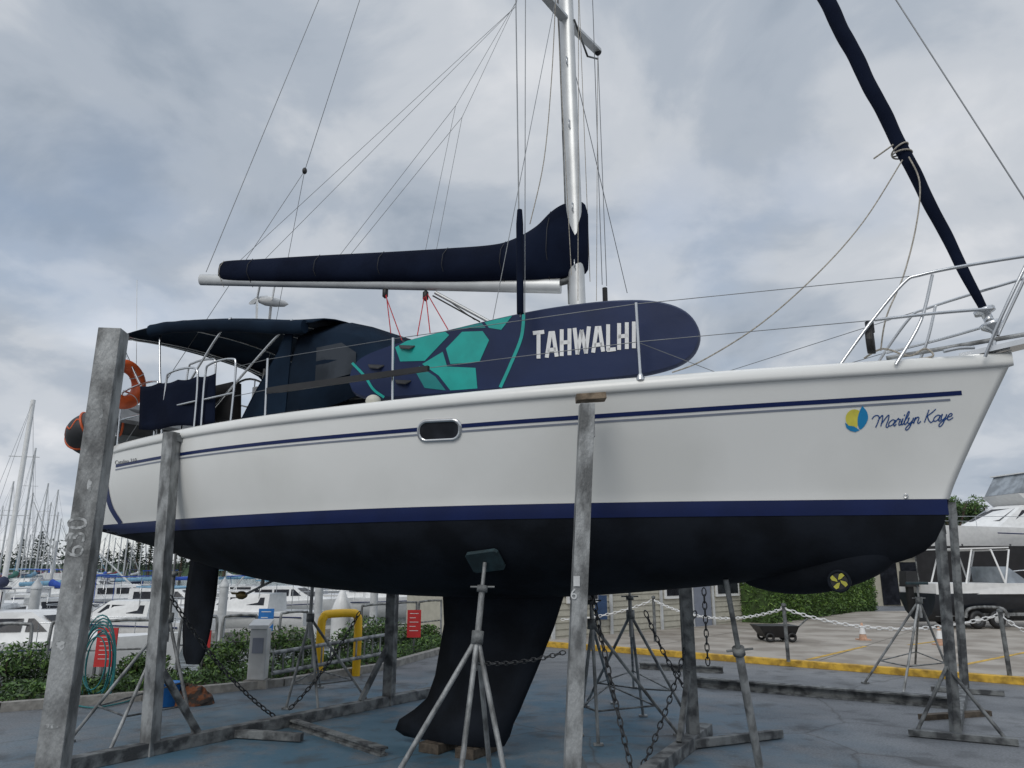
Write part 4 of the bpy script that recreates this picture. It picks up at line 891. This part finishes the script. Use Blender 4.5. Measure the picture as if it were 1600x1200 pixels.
p = G(291, 1100); m = MB(); rws = []
for i in range(9):
    th = PI*i/16*1.0; rws.append([p+V((math.cos(2*PI*k/18)*.3*math.cos(th)*(1+.3*R.random()), math.sin(2*PI*k/18)*.2*math.cos(th)*(1+.2*R.random()), .2*math.sin(th)*(1+.35*R.random()))) for k in range(18)])
m.grid(rws, True, False); tag(m.build('rag_bag', mat('orange_brown_sack', (.34, .12, .05), .9, 0, .5, 9, col2=(.045, .035, .03), thr=(.46, .54))), 'crumpled orange and brown sack beside the blue bucket', 'sack')
# building
wA, wB = G(860, 1006), G(1215, 972); wd_ = (wB-wA).normalized(); wn_ = V((wd_.y, -wd_.x, 0)); wn_ = wn_ if wn_.y < 0 else -wn_; Lw = (wB-wA).length
t_ = thing('clubhouse', 'long cream weatherboard building behind the keel and forefoot', 'building', (wA+wB)/2)
m = MB(); zt_ = 3.3; off = -wn_*6
m.add([wA, wB, wB+off, wA+off]+[p+Z*zt_ for p in (wA, wB, wB+off, wA+off)], [[0, 1, 5, 4], [1, 2, 6, 5], [2, 3, 7, 6], [3, 0, 4, 7], [4, 5, 6, 7]])
nb = 22
for k in range(nb): z = zt_*k/nb+.01; m.prism([wA+wn_*.004+Z*z, wA+wn_*.028+Z*z, wA+wn_*.004+Z*(z+zt_/nb)], wd_*Lw)
m.build('wall', M['cream'], t_)
m = MB(); r0 = wA-wd_*.5+wn_*.6+Z*3.25; m.prism([r0, r0+Z*.12, wA-wd_*.5-wn_*3+Z*4.6, wA-wd_*.5-wn_*6.6+Z*3.37, wA-wd_*.5-wn_*6.6+Z*3.25], wd_*(Lw+1)); m.build('roof', M['roofm'], t_)
def wallrect(u0, u1, z0, z1, mt, name, dep=.05, par=None, inset=0):
    m = MB(); a = wA+wd_*u0+wn_*(.03+inset)+Z*z0; b = wA+wd_*u1+wn_*(.03+inset)+Z*z0; m.prism([a, b, b+Z*(z1-z0), a+Z*(z1-z0)], wn_*dep); return m.build(name, mt, par or t_)
for u0, u1, z0, z1 in ((Lw*.05, Lw*.16, .9, 2.1), (Lw*.42, Lw*.52, .9, 2.1), (Lw*.66, Lw*.78, .9, 2.2), (Lw*.82, Lw*.96, .9, 2.2)):
    f = wallrect(u0, u1, z0, z1, M['white'], 'window'); wallrect(u0+.08, u1-.08, z0+.08, z1-.08, M['glass'], 'pane', .01, f, .052)
wallrect(Lw*.55, Lw*.63, .1, 2.1, M['grey'], 'door')
for u in (.0, .2, .4, .54, .64, .8, .97): wallrect(Lw*u, Lw*u+.1, .02, 3.2, M['dwhite'], 'batten', .04)
a = D(923, 930, wA.lerp(wB, .2).y-.35); b = D(949, 968, wA.lerp(wB, .2).y-.35)
m = MB(); m.box(a.x, b.x, a.y-.03, a.y, b.z, a.z); o = m.build('notice_board', mat('navy_notice', (.02, .05, .12), .4)); tag(o, 'navy notice board standing in front of the cream building', 'notice board')
m = MB(); m.box((a.x+b.x)/2-.04, (a.x+b.x)/2+.04, a.y, a.y+.05, 0, b.z+.2); m.build('leg', M['galv2'], o)
# hedge
h0, h1 = G(1212, 980), G(1374, 955); hd = (h1-h0).normalized(); hn_ = V((-hd.y, hd.x, 0)); hn_ = hn_ if hn_.y > 0 else -hn_; Lh = (h1-h0).length
t_ = thing('hedge', 'clipped green hedge beside the car park', 'hedge', (h0+h1)/2)
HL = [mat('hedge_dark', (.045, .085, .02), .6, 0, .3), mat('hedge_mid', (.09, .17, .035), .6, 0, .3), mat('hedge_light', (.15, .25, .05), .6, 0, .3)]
m = MB(); m.cm = 0; m.prism([h0+hn_*.15, h1+hn_*.15, h1+hn_*1.4, h0+hn_*1.4], Z*1.25)
for _ in range(16000):
    u = R.random()*Lh; k = R.random()
    if k < .6: q = h0+hd*u+hn_*(R.gauss(.1, .06))+Z*R.uniform(.05, 1.36)
    elif k < .9: q = h0+hd*u+hn_*R.uniform(.05, 1.45)+Z*R.gauss(1.33, .06)
    else: q = R.choice([h0, h1])+hn_*R.uniform(.05, 1.45)+Z*R.uniform(.05, 1.35)+hd*R.gauss(0, .05)
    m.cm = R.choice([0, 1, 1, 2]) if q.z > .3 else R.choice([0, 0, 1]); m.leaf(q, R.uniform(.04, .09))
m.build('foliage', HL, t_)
m = MB()
for k in range(12): q = h0+hd*(Lh*(k+.5)/12)+hn_*.7; m.tube([q, q+Z*.9], .03, 5)
m.build('stem', M['bark'], t_)
p = G(1400, 948); t_ = thing('shed', 'pale shed with dark doors right of the hedge', 'shed', p)
s0 = D(1368, 945, 36); s1 = D(1450, 945, 36); zt_ = D(1400, 880, 36).z
m = MB(); m.box(s0.x, s1.x, 36, 40, 0, max(zt_, 2.4)); m.build('wall', M['cream'], t_)
m = MB(); m.prism([V((s0.x-.3, 35.6, 2.4)), V((s0.x-.3, 40.3, 2.4)), V((s0.x-.3, 38, 3.2))], V((s1.x-s0.x+.6, 0, 0))); m.build('roof', M['roofm'], t_)
for u in (.15, .55):
    m = MB(); x0 = s0.x+(s1.x-s0.x)*u; m.box(x0, x0+.8, 35.95, 36, .05, 2.0); m.build('door', M['glass'], t_)
f0_, f1_ = D(1440, 930, 31), D(1900, 930, 31); M['mesh'] = mat('black_shade_cloth', (.012, .012, .014), .8, 0, .2, 3)
t_ = thing('screen_fence', 'black shade cloth fence below the large motor cruiser', 'fence', V((f0_.x+3, 31, 0)))
ztf = D(1500, 853, 31).z
m = MB(); rws = []
for i in range(61): x_ = f0_.x+(f1_.x-f0_.x)*i/60; rws.append([V((x_, 31+.04*math.sin(i*1.7), .1)), V((x_, 31+.06*math.sin(i*1.1+1), ztf*.5)), V((x_, 31, ztf))])
m.grid(rws); m.build('cloth', M['mesh'], t_)
for k in range(7): m = MB(); x_ = f0_.x+(f1_.x-f0_.x)*k/6; m.tube([V((x_, 31.08, 0)), V((x_, 31.08, ztf+.08))], .035, 7); m.build('fence_post', M['galv2'], t_)

def loft(m, L_, Bm, H, Mx, z0=0., flare=.75, bow=.12, n=14):
    m.M = Mx; rws = []
    for i in range(n+1):
        t = i/n; x = -L_/2+L_*t; wtop = Bm/2*min(1, (1-t**3.2)*1.0)*(1 if t > .05 else .96); wb = wtop*flare*(1-t*.5)
        zt = H*(1+.22*t*t); xo = L_*bow*t*t*.6; wtop = max(wtop, .02); wb = max(wb, .01)
        rws.append([V((x+xo*1.0, -wtop, z0+zt)), V((x+xo*.8, -wtop*.98, z0+zt*.6)), V((x+xo*.3, -wb, z0)), V((x, -wb*.5, z0-.25)), V((x, 0, z0-.32)), V((x, wb*.5, z0-.25)), V((x+xo*.3, wb, z0)), V((x+xo*.8, wtop*.98, z0+zt*.6)), V((x+xo, wtop, z0+zt))])
    m.grid(rws); m.poly(rws[0][::-1]); m.grid([[r[0] for r in rws], [r[-1] for r in rws]], smooth=False)
def frus(m, pts_b, pts_t, z0, z1):
    n = len(pts_b); m.add([V((p[0], p[1], z0)) for p in pts_b]+[V((p[0], p[1], z1)) for p in pts_t], [[i, (i+1) % n, n+(i+1) % n, n+i] for i in range(n)]+[list(range(n, 2*n))])
COV = {'navy blue': mat('far_navy_cover', (.012, .02, .06), .8), 'pale blue': mat('pale_blue_cover', (.15, .3, .42), .8), 'white': M['dwhite'], 'green': mat('green_cover', (.02, .12, .09), .8), 'maroon': mat('maroon_cover', (.16, .02, .03), .8), 'royal blue': mat('royal_blue_cover', (.02, .07, .35), .8)}
HUL = [M['white'], M['dwhite'], M['dwhite'], COV['navy blue'], M['stain']]
def yacht(px, Y, Lb, top_z, rot, cov, label, rm=.085):
    p = D(px, 700, Y); p.z = -1.25; t_ = thing('moored_yacht', label, 'yacht', p, 'yachts moored in the marina')
    Mx = Matrix.Translation(p) @ Matrix.Rotation(rot, 4, 'Z') @ Matrix.Translation((-Lb*.08, 0, 0)); m = MB(); loft(m, Lb, Lb*.32, Lb*.1, Mx, 0); hu = m.build('hull', HUL[int(px) % 5], t_)
    m = MB(); m.M = Mx; h = Lb*.1; a = Lb*.32/2*.6
    frus(m, [(-Lb*.22, -a), (Lb*.2, -a*.6), (Lb*.2, a*.6), (-Lb*.22, a)], [(-Lb*.22, -a*.85), (Lb*.12, -a*.5), (Lb*.12, a*.5), (-Lb*.22, a*.85)], h, h+.4); cb_ = m.build('cabin', M['dwhite'], t_)
    m = MB(); m.M = Mx; m.box(-Lb*.17, Lb*.08, -a*.93, a*.93, h+.13, h+.27); m.build('window', M['glass'], cb_)
    m = MB(); m.M = Mx; m.tube([V((Lb*.08, 0, h)), V((Lb*.08, 0, top_z+1.25))], [rm, rm*.85], 8); ms = m.build('mast', M['white' if rm > .1 else 'alu'], t_)
    for f in (.5, .75):
        m = MB(); m.M = Mx; m.bar(V((Lb*.08, -.6, (top_z+1.25)*f)), V((Lb*.08, .6, (top_z+1.25)*f)), .05, .03); m.build('spreader', M['alu'], ms)
    m = MB(); m.M = Mx; m.tube([V((Lb*.07, 0, h+1.3)), V((Lb*.0, 0, h+1.15)), V((-Lb*.3, 0, h+1.05))], [.24, .17, .12], 8); m.build('boom_cover', COV[cov], t_)
    T = V((Lb*.08, 0, top_z+1.2))
    m = MB(); m.M = Mx
    for q in (V((Lb*.56, 0, h)), V((-Lb*.49, 0, h)), V((Lb*.06, Lb*.12, h)), V((Lb*.06, -Lb*.12, h))): m.tube([q, T], .006+Y*.00004, 4, False)
    m.build('stay', M['wire'], t_)
    if R.random() < .4 and Y > 40:
        m = MB(); m.M = Mx; m.tube([V((Lb*.53, 0, h+.3)), V((Lb*.1, 0, (top_z+1)*.93))], [.07, .04], 6); m.build('furled_headsail', COV[R.choice(['white', 'white', 'pale blue', 'navy blue'])], t_)
    if R.random() < .45:
        m = MB(); m.M = Mx; m.prism([V((-Lb*.42, -a, h+1.7)), V((-Lb*.42, a, h+1.7)), V((-Lb*.2, a, h+1.75)), V((-Lb*.2, -a, h+1.75))], Z*.06)
        for sx_ in (-.41, -.21):
            for sy in (-1, 1): m.tube([V((Lb*sx_, a*sy*.95, h)), V((Lb*sx_, a*sy*.95, h+1.72))], .02, 5)
        m.build('awning', COV[cov], t_)
def topz(py, px, Y): return D(px, py, Y).z
cvl = ['navy blue', 'white', 'royal blue', 'green', 'maroon', 'pale blue']
ys = [(40, 625, 33, 11, 1.9, 'navy blue'), (30, 752, 70, 11, 1.8, 'white'), (42, 800, 95, 9, .5, 'royal blue'), (56, 700, 62, 12, 2.0, 'green'), (63, 770, 80, 10, .2, 'maroon'), (75, 800, 100, 9, 1.2, 'white'), (84, 755, 75, 11, 1.9, 'pale blue'), (93, 785, 90, 10, .1, 'navy blue'), (101, 765, 82, 10, 1.5, 'white'), (112, 810, 110, 9, .7, 'green'),
      (190, 800, 95, 10, 1.9, 'royal blue'), (199, 840, 120, 9, .4, 'white'), (208, 815, 100, 10, 1.3, 'maroon'), (217, 790, 85, 10, .2, 'pale blue'), (226, 845, 120, 9, 2.2, 'navy blue'), (2, 820, 110, 10, .4, 'maroon'),
      (285, 780, 60, 10, .2, 'pale blue'), (345, 780, 64, 10, .1, 'royal blue'), (372, 790, 75, 10, 2.8, 'white'), (425, 790, 70, 10, .1, 'pale blue'), (465, 790, 60, 10, 3.0, 'royal blue'), (520, 790, 80, 10, .2, 'white'), (560, 790, 90, 10, 1.0, 'green'), (655, 790, 85, 10, .3, 'navy blue'),
      (150, 830, 50, 9, .2, 'pale blue'), (110, 845, 46, 8, 2.9, 'royal blue')]
for px, pt in ((20, 790), (58, 825), (69, 835), (88, 830), (106, 800), (152, 815), (166, 830), (183, 840), (240, 800)):
    ys.append((px, pt, R.uniform(105, 135), 10, R.uniform(0, 3), R.choice(cvl)))
for i, (px, pt, Y, Lb, rot, cov) in enumerate(sorted(ys)):
    yacht(px, Y, Lb, topz(pt, px, Y), rot, cov, f'moored yacht with {cov} boom cover, {nw[i]} mast from the left in the marina', .12 if pt == 625 else .085)
def motorboat(px, Y, Lb, rot, label, fly=False, z=-1.25, hullm='white', group='motor boats in the marina', can='navy blue'):
    p = D(px, 900, Y); p.z = z; t_ = thing('motor_boat', label, 'motor boat', p, group); Mx = Matrix.Translation(p) @ Matrix.Rotation(rot, 4, 'Z')
    H = Lb*.13; m = MB(); loft(m, Lb, Lb*.36, H, Mx, 0, .8); hl_ = m.build('hull', M[hullm], t_); a = Lb*.14
    for sy in (-1, 1):
        m = MB(); m.M = Mx; m.tube([V((-Lb*.49, sy*Lb*.178, H*.8)), V((0, sy*Lb*.179, H*.84)), V((Lb*.25, sy*Lb*.155, H*.9))], .03, 6); m.build('rub_rail', M['navy'], hl_)
    m = MB(); m.M = Mx; frus(m, [(-Lb*.25, -a), (Lb*.22, -a*.8), (Lb*.34, 0), (Lb*.22, a*.8), (-Lb*.25, a)], [(-Lb*.25, -a*.85), (Lb*.04, -a*.65), (Lb*.08, 0), (Lb*.04, a*.65), (-Lb*.25, a*.85)], H, H+Lb*.11); cb_ = m.build('cabin', M['white'], t_)
    k0_, k1_ = .38, .8
    for sy in (-1, 1):
        for x0, x1 in ((-.22, -.1), (-.085, .02), (.035, .11)):
            m = MB(); m.M = Mx
            def sd(x, k): f_ = (x+.25)/(.47-.18*k); return V((Lb*x, sy*((a*(1-.15*k))*(1-f_)+a*(.8-.15*k)*f_+.012), H+Lb*.11*k))
            m.poly([sd(x0, k0_), sd(x1, k0_), sd(min(x1, .055), k1_), sd(x0, k1_)]); m.build('window', M['glass'], cb_)
    m = MB(); m.M = Mx; P3 = lambda k, s_: V((Lb*(.22-.18*k)*(1-s_)+Lb*(.34-.26*k)*s_+.02, (1-s_)*a*(.8-.15*k), H+Lb*.11*k+.03))
    Q3 = lambda k, s_: V((P3(k, s_).x, -P3(k, s_).y, P3(k, s_).z))
    m.poly([P3(.35, .12), P3(.35, .95), P3(.85, .95), P3(.85, .12)]); m.poly([Q3(.35, .12), Q3(.35, .95), Q3(.85, .95), Q3(.85, .12)]); m.build('windscreen', M['glass'], cb_)
    if fly:
        z1 = H+Lb*.11; m = MB(); m.M = Mx; frus(m, [(-Lb*.3, -a*.8), (Lb*.0, -a*.7), (Lb*.0, a*.7), (-Lb*.3, a*.8)], [(-Lb*.32, -a*.85), (Lb*.06, -a*.7), (Lb*.06, a*.7), (-Lb*.32, a*.85)], z1+.003, z1+Lb*.05); m.build('flybridge', M['white'], t_)
        m = MB(); m.M = Mx; z2 = z1+Lb*.14; m.prism([V((-Lb*.28, -a*.75, z2)), V((Lb*.0, -a*.7, z2)), V((Lb*.0, a*.7, z2)), V((-Lb*.28, a*.75, z2))], Z*.06)
        m.build('hardtop', M['white'], t_)
        m = MB(); m.M = Mx; frus(m, [(-Lb*.1, -a*.68), (Lb*.05, -a*.66), (Lb*.05, a*.66), (-Lb*.1, a*.68)], [(-Lb*.1, -a*.66), (-Lb*.01, -a*.62), (-Lb*.01, a*.62), (-Lb*.1, a*.66)], z1+Lb*.052, z2-.002); m.build('clear_curtain', M['vinyl2'], t_)
        for sx_ in (-.26, -.12):
            m = MB(); m.M = Mx; m.tube([V((Lb*sx_, -a*.72, z1)), V((Lb*(sx_-.01), -a*.7, z2-.03)), V((Lb*(sx_-.01), a*.7, z2-.03)), V((Lb*sx_, a*.72, z1))], .03, 6); m.build('hardtop_frame', M['steel'], t_)
        m = MB(); m.M = Mx; m.tube([V((-Lb*.15, .4, z2)), V((-Lb*.2, .4, z2+2.6))], .012, 5); m.build('antenna', M['white'], t_)
        m = MB(); m.M = Mx; m.lathe(V((-Lb*.14, 0, z2+.06)), [(.05, 0), (.05, .3), (.3, .32), (.3, .5), (.12, .58), (0, .58)], 12); m.build('radar_dome', M['white'], t_)
    else:
        m = MB(); m.M = Mx; z2 = H+Lb*.18; m.prism([V((-Lb*.42, -a, z2)), V((-Lb*.15, -a*.9, z2+.05)), V((-Lb*.15, a*.9, z2+.05)), V((-Lb*.42, a, z2))], Z*.05); m.build('canopy', COV[can], t_)
        for sx_ in (-.4, -.18):
            m = MB(); m.M = Mx; m.tube([V((Lb*sx_, -a*.85, H)), V((Lb*sx_, -a*.85, z2-.02)), V((Lb*sx_, a*.85, z2-.02)), V((Lb*sx_, a*.85, H))], .02, 5); m.build('canopy_frame', M['steel'], t_)
    m = MB(); m.M = Mx; pts = [V((Lb*(.1+.46*math.cos(t)), Lb*.15*math.sin(t)*1.05, H*1.12+.45)) for t in [-PI/2+PI*k/12 for k in range(13)]]; m.tube(pts, .015, 5)
    for q in pts[::2]: m.tube([q, q-Z*.5], .012, 5)
    m.build('bow_rail', M['steel'], t_); return t_
motorboat(60, 22.0, 7.5, .12, 'white motor boat with dark windows moored nearest the left railing', can='navy blue')
motorboat(205, 32, 7, 2.9, 'white motor boat moored just left of the stern post', can='pale blue')
motorboat(140, 56, 9, .4, 'larger white flybridge cruiser moored behind at left', True)
motorboat(35, 60, 9, 2.8, 'small white cruiser moored farther out at far left', can='royal blue', hullm='dwhite')
motorboat(200, 50, 8, .6, 'dull white cruiser with green canopy moored behind the stern post', can='green', hullm='dwhite')
motorboat(110, 38, 6.5, .9, 'navy hulled motor boat with pale canopy moored left of the stern post', can='white', hullm='navy')
motorboat(275, 42, 8, .1, 'white motor boat seen left of the rudder', can='royal blue')
motorboat(380, 37, 7.5, 3.0, 'white motor boat seen right of the rudder', can='pale blue')
motorboat(452, 46, 8, .15, 'white motor boat moored beyond the yellow hoop', can='royal blue')
motorboat(600, 48, 9, .1, 'white motor boat seen left of the keel', True)
m = MB(); a, b = D(-200, 900, 27), D(700, 900, 36); a.z = b.z = -.95; m.bar(a, b, 2.0, .35); struct(m.build('pontoon', M['conc']))
for i, (px, Y) in enumerate(((60, 27.5), (130, 60), (250, 29.5), (330, 55), (352, 30.5), (500, 31.5), (586, 33))):
    p = D(px, 900, Y); m = MB(); m.tube([V((p.x, p.y, -3)), V((p.x, p.y, 1.0))], .17, 12); m.lathe(V((p.x, p.y, 1.0)), [(.19, 0), (.19, .08), (0, .4)], 12); tag(m.build('mooring_pile', M['dwhite']), f'white capped mooring pile, {nw[i]} from the left along the pontoons', 'pile', 'mooring piles')
p = D(535, 925, 24); m = MB(); m.lathe(V((p.x, p.y, -1.3)), [(.3, 0), (.3, 1.7), (.32, 1.75), (.1, 2.3), (0, 2.4)], 14); tag(m.build('channel_marker', M['white']), 'white cone-topped marker post above the yellow hoop', 'marker')
m = MB(); rws = []
for i in range(60):
    x = -420+i*14; h = 2.0+2.2*R.random(); rws.append([V((x, 300, -1.4)), V((x, 304, h*.5)), V((x, 330, h))])
m.grid(rws); struct(m.build('far_shore', M['leafd']))
m = MB()
for i in range(9000):
    x = R.uniform(-330, 60); y = R.uniform(300, 320); h = 6+4*math.sin(x*.06)+3*math.sin(x*.23); m.cm = R.choice([0, 0, 1]); m.leaf(V((x, y, R.uniform(-1, max(3, h)))), R.uniform(.6, 1.5))
o = m.build('tree_line', [M['pine'], M['pine2']]); o['kind'] = 'stuff'; tag(o, 'distant dark green tree line along the far shore', 'tree line')
def pine(px, pyt, Y, label):
    p = D(px, 890, Y); h = D(px, pyt, Y).z; p.z = -1; t_ = thing('pine_tree', label, 'pine tree', p, 'pines beyond the marina')
    m = MB(); m.tube([p, V((p.x, p.y, h))], [.35, .05], 6); m.build('trunk', M['bark'], t_)
    m = MB(); H = h+1; nt_ = 13
    for i in range(nt_):
        z = -1+H*(.22+.76*i/nt_); rr_ = H*.26*(1-i/nt_*.92)*R.uniform(.8, 1.15)
        for k in range(9):
            t = R.uniform(0, 2*PI)
            for s_ in range(9): q = rr_*(s_+1)/9; m.cm = R.choice([0, 0, 1]); m.leaf(V((p.x+q*math.cos(t)+R.gauss(0, .12), p.y+q*math.sin(t), z+q*.14+R.gauss(0, .12))), H*.026*R.uniform(.7, 1.4))
    m.build('crown', [M['pine'], M['pine2']], t_)
for i, (px, pt, Y) in enumerate(((28, 840, 190), (56, 826, 170), (128, 845, 200), (140, 832, 170), (166, 856, 210), (196, 845, 180), (212, 832, 165), (232, 850, 200), (282, 845, 190), (350, 845, 190))):
    pine(px, pt, Y, f'dark pine on the far shore, {nw[i]} pine from the left')
def tree(px, pyt, Y, rx, label):
    p = D(px, 890, Y); h = D(px, pyt, Y).z; p.z = 0; t_ = thing('tree', label, 'tree', p, 'trees behind the motor cruiser'); m = MB(); m.tube([p, p+Z*h*.5], [.3, .18], 8)
    for k in range(6): t = k*1.1; m.tube([p+Z*h*.45, p+V((rx*.6*math.cos(t), rx*.6*math.sin(t), h*.8))], [.13, .04], 6)
    m.build('trunk', M['bark'], t_); m = MB()
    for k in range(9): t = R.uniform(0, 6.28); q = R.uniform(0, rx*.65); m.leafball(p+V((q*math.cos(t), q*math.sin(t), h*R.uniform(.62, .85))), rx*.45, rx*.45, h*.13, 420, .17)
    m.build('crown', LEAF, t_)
for i, (px, pt, Y, rx) in enumerate(((1460, 800, 80, 2.4), (1500, 757, 70, 2.2), (1533, 762, 74, 2.0), (1600, 790, 80, 3))): tree(px, pt, Y, rx, f'leafy tree behind the motor cruiser, {nw[i]} from the left')
motorboat(1600, 38, 11.5, PI+.2, 'large white flybridge cruiser standing behind the black fence', True, z=2.0, group='boats ashore')
# trailer boat
p = G(1548, 985); p.z = .1; t_ = thing('trailer_boat', 'small open fishing boat with black hull sides parked on the concrete', 'fishing boat', p)
Mx = Matrix.Translation(p) @ Matrix.Rotation(.12, 4, 'Z') @ Matrix.Scale(.86, 4); m = MB(); loft(m, 5.0, 1.9, .6, Mx, .5, .75, .1); m.build('hull', mat('black_hull_side', (.02, .024, .032), .3), t_)
m = MB(); m.M = Mx
frus(m, [(-2.45, -.93), (1.2, -.93), (2.3, -.5), (2.75, 0), (2.3, .5), (1.2, .93), (-2.45, .93)], [(-2.45, -.95), (1.2, -.9), (2.3, -.45), (2.8, 0), (2.3, .45), (1.2, .9), (-2.45, .95)], 1.08, 1.42); m.build('topsides', M['white'], t_)
m = MB(); m.M = Mx; frus(m, [(.2, -.75), (1.2, -.6), (1.2, .6), (.2, .75)], [(.1, -.65), (.5, -.55), (.5, .55), (.1, .65)], 1.42, 1.95); m.build('windscreen', M['vinyl2'], t_)
m = MB(); m.M = Mx; m.prism([V((-1.4, -.85, 2.5)), V((.5, -.75, 2.55)), V((.5, .75, 2.55)), V((-1.4, .85, 2.5))], Z*.04); m.build('canopy', M['white'], t_)
for (xb, xt) in ((-1.3, -.9), (.1, -.2), (.1, .45)):
    m = MB(); m.M = Mx; m.tube([V((xb, -.85, 1.4)), V((xt, -.8, 2.49)), V((xt, .8, 2.49)), V((xb, .85, 1.4))], .03, 6); m.build('canopy_frame', M['white'], t_)
m = MB(); m.M = Mx; m.tube(spl([V((1.0, -.85, 1.42)), V((1.5, -.75, 1.75)), V((2.4, -.35, 1.85)), V((2.7, 0, 1.85)), V((2.4, .35, 1.85)), V((1.5, .75, 1.75)), V((1.0, .85, 1.42))], 4), .018, 6); m.build('bow_rail', M['steel'], t_)
m = MB(); m.M = Mx; frus(m, [(-2.95, -.2), (-2.5, -.2), (-2.5, .2), (-2.95, .2)], [(-2.9, -.18), (-2.5, -.18), (-2.5, .18), (-2.9, .18)], 1.3, 1.8); m.bar(V((-2.72, 0, .5)), V((-2.72, 0, 1.3)), .14, .2, V((1, 0, 0))); m.build('outboard_motor', M['black'], t_)
tr = thing('boat_trailer', 'galvanised trailer carrying the black-sided fishing boat', 'trailer', p)
m = MB(); m.M = Mx
for sy in (-1, 1): m.bar(V((-2.3, .5*sy, .42)), V((1.8, .45*sy, .42)), .07, .1); m.bar(V((1.8, .45*sy, .42)), V((3.4, 0, .42)), .07, .1)
for x_ in (-2, -.8, .6, 1.6): m.bar(V((x_, -.5, .42)), V((x_, .5, .42)), .06, .08)
m.build('frame', M['galv'], tr)
for x_ in (-1.1, -.4):
    for sy in (-1, 1):
        m = MB(); m.M = Mx; m.torus(V((x_, .85*sy, .29)), V((0, 1, 0)), .2, .09, 24, 8); wh = m.build('wheel', M['black'], tr)
        m = MB(); m.M = Mx; m.lathe(V((x_, .85*sy-.03, .29)), [(0, 0), (.13, 0), (.13, .06), (0, .06)], 14, V((0, 1, 0))); m.build('rim', M['dwhite'], wh)
for sy in (-1, 1):
    m = MB(); m.M = Mx; m.tube(spl([V((-1.5, .86*sy, .35)), V((-1.35, .86*sy, .62)), V((-.75, .86*sy, .68)), V((-.15, .86*sy, .62)), V((0, .86*sy, .35))], 4), .05, 6); m.build('mudguard', M['galv'], tr)
bp_ = [(1024, 1003), (1232, 1034), (1578, 1057), (1700, 1062)]; tops_ = []
for i, (px, py) in enumerate(bp_):
    p = G(px, py, .1); hgt = .98; m = MB(); m.tube([p, p+Z*hgt], .035, 8); m.lathe(p+Z*hgt, [(.045, -.02), (.045, .02), (0, .04)], 8); o = tag(m.build('barrier_post', M['galv2']), f'grey chain barrier post, {nw[i]} from the left along the kerb', 'post', 'chain barrier posts'); tops_.append(p+Z*(hgt-.06))
chain(D(880, 968, tops_[0].y+.5), tops_[0], .1, 'white plastic chain left of the first barrier post', .09, .01, 'white', 'barrier_chain')
for i in range(3): chain(tops_[i], tops_[i+1], .28, f'white plastic chain hung across the {nw[i]} barrier bay', .09, .01, 'white', 'barrier_chain')
M['palec'] = mat('faded_cone', (.5, .3, .2), .6, 0, .2, 9)
def cone(px, py, label):
    p = G(px, py, .1); t_ = thing('traffic_cone', label, 'traffic cone', p, 'traffic cones'); m = MB(); m.box(p.x-.13, p.x+.13, p.y-.13, p.y+.13, .1, .125); m.build('base', M['palec'], t_)
    m = MB(); m.lathe(V((p.x, p.y, .125)), [(.09, 0), (.02, .36), (0, .36)], 12); m.build('body', M['palec'], t_); m = MB(); m.lathe(V((p.x, p.y, .125)), [(.075, .11), (.042, .28)], 12); m.build('reflective_band', M['white'], t_)
cone(1349, 1000, 'small cone on the concrete near the parking line'); cone(1470, 1008, 'small cone on the concrete in front of the fishing boat')
p = G(1214, 1002, .1); t_ = thing('hand_cart', 'black garden cart at the corner of the hedge', 'cart', p)
m = MB(); frus(m, [(p.x-.32, p.y-.25), (p.x+.32, p.y-.25), (p.x+.32, p.y+.25), (p.x-.32, p.y+.25)], [(p.x-.5, p.y-.35), (p.x+.42, p.y-.35), (p.x+.42, p.y+.35), (p.x-.5, p.y+.35)], .2, .46); m.build('tray', M['black'], t_)
for sx_ in (-.25, .25):
    for sy in (-.3, .3): m = MB(); m.torus(V((p.x+sx_, p.y+sy, .21)), V((0, 1, 0)), .08, .03, 16, 6); m.build('wheel', M['black'], t_)
m = MB(); m.tube([V((p.x+.38, p.y, .3)), V((p.x+.75, p.y, .6))], .018, 6); m.build('handle', M['galv2'], t_)
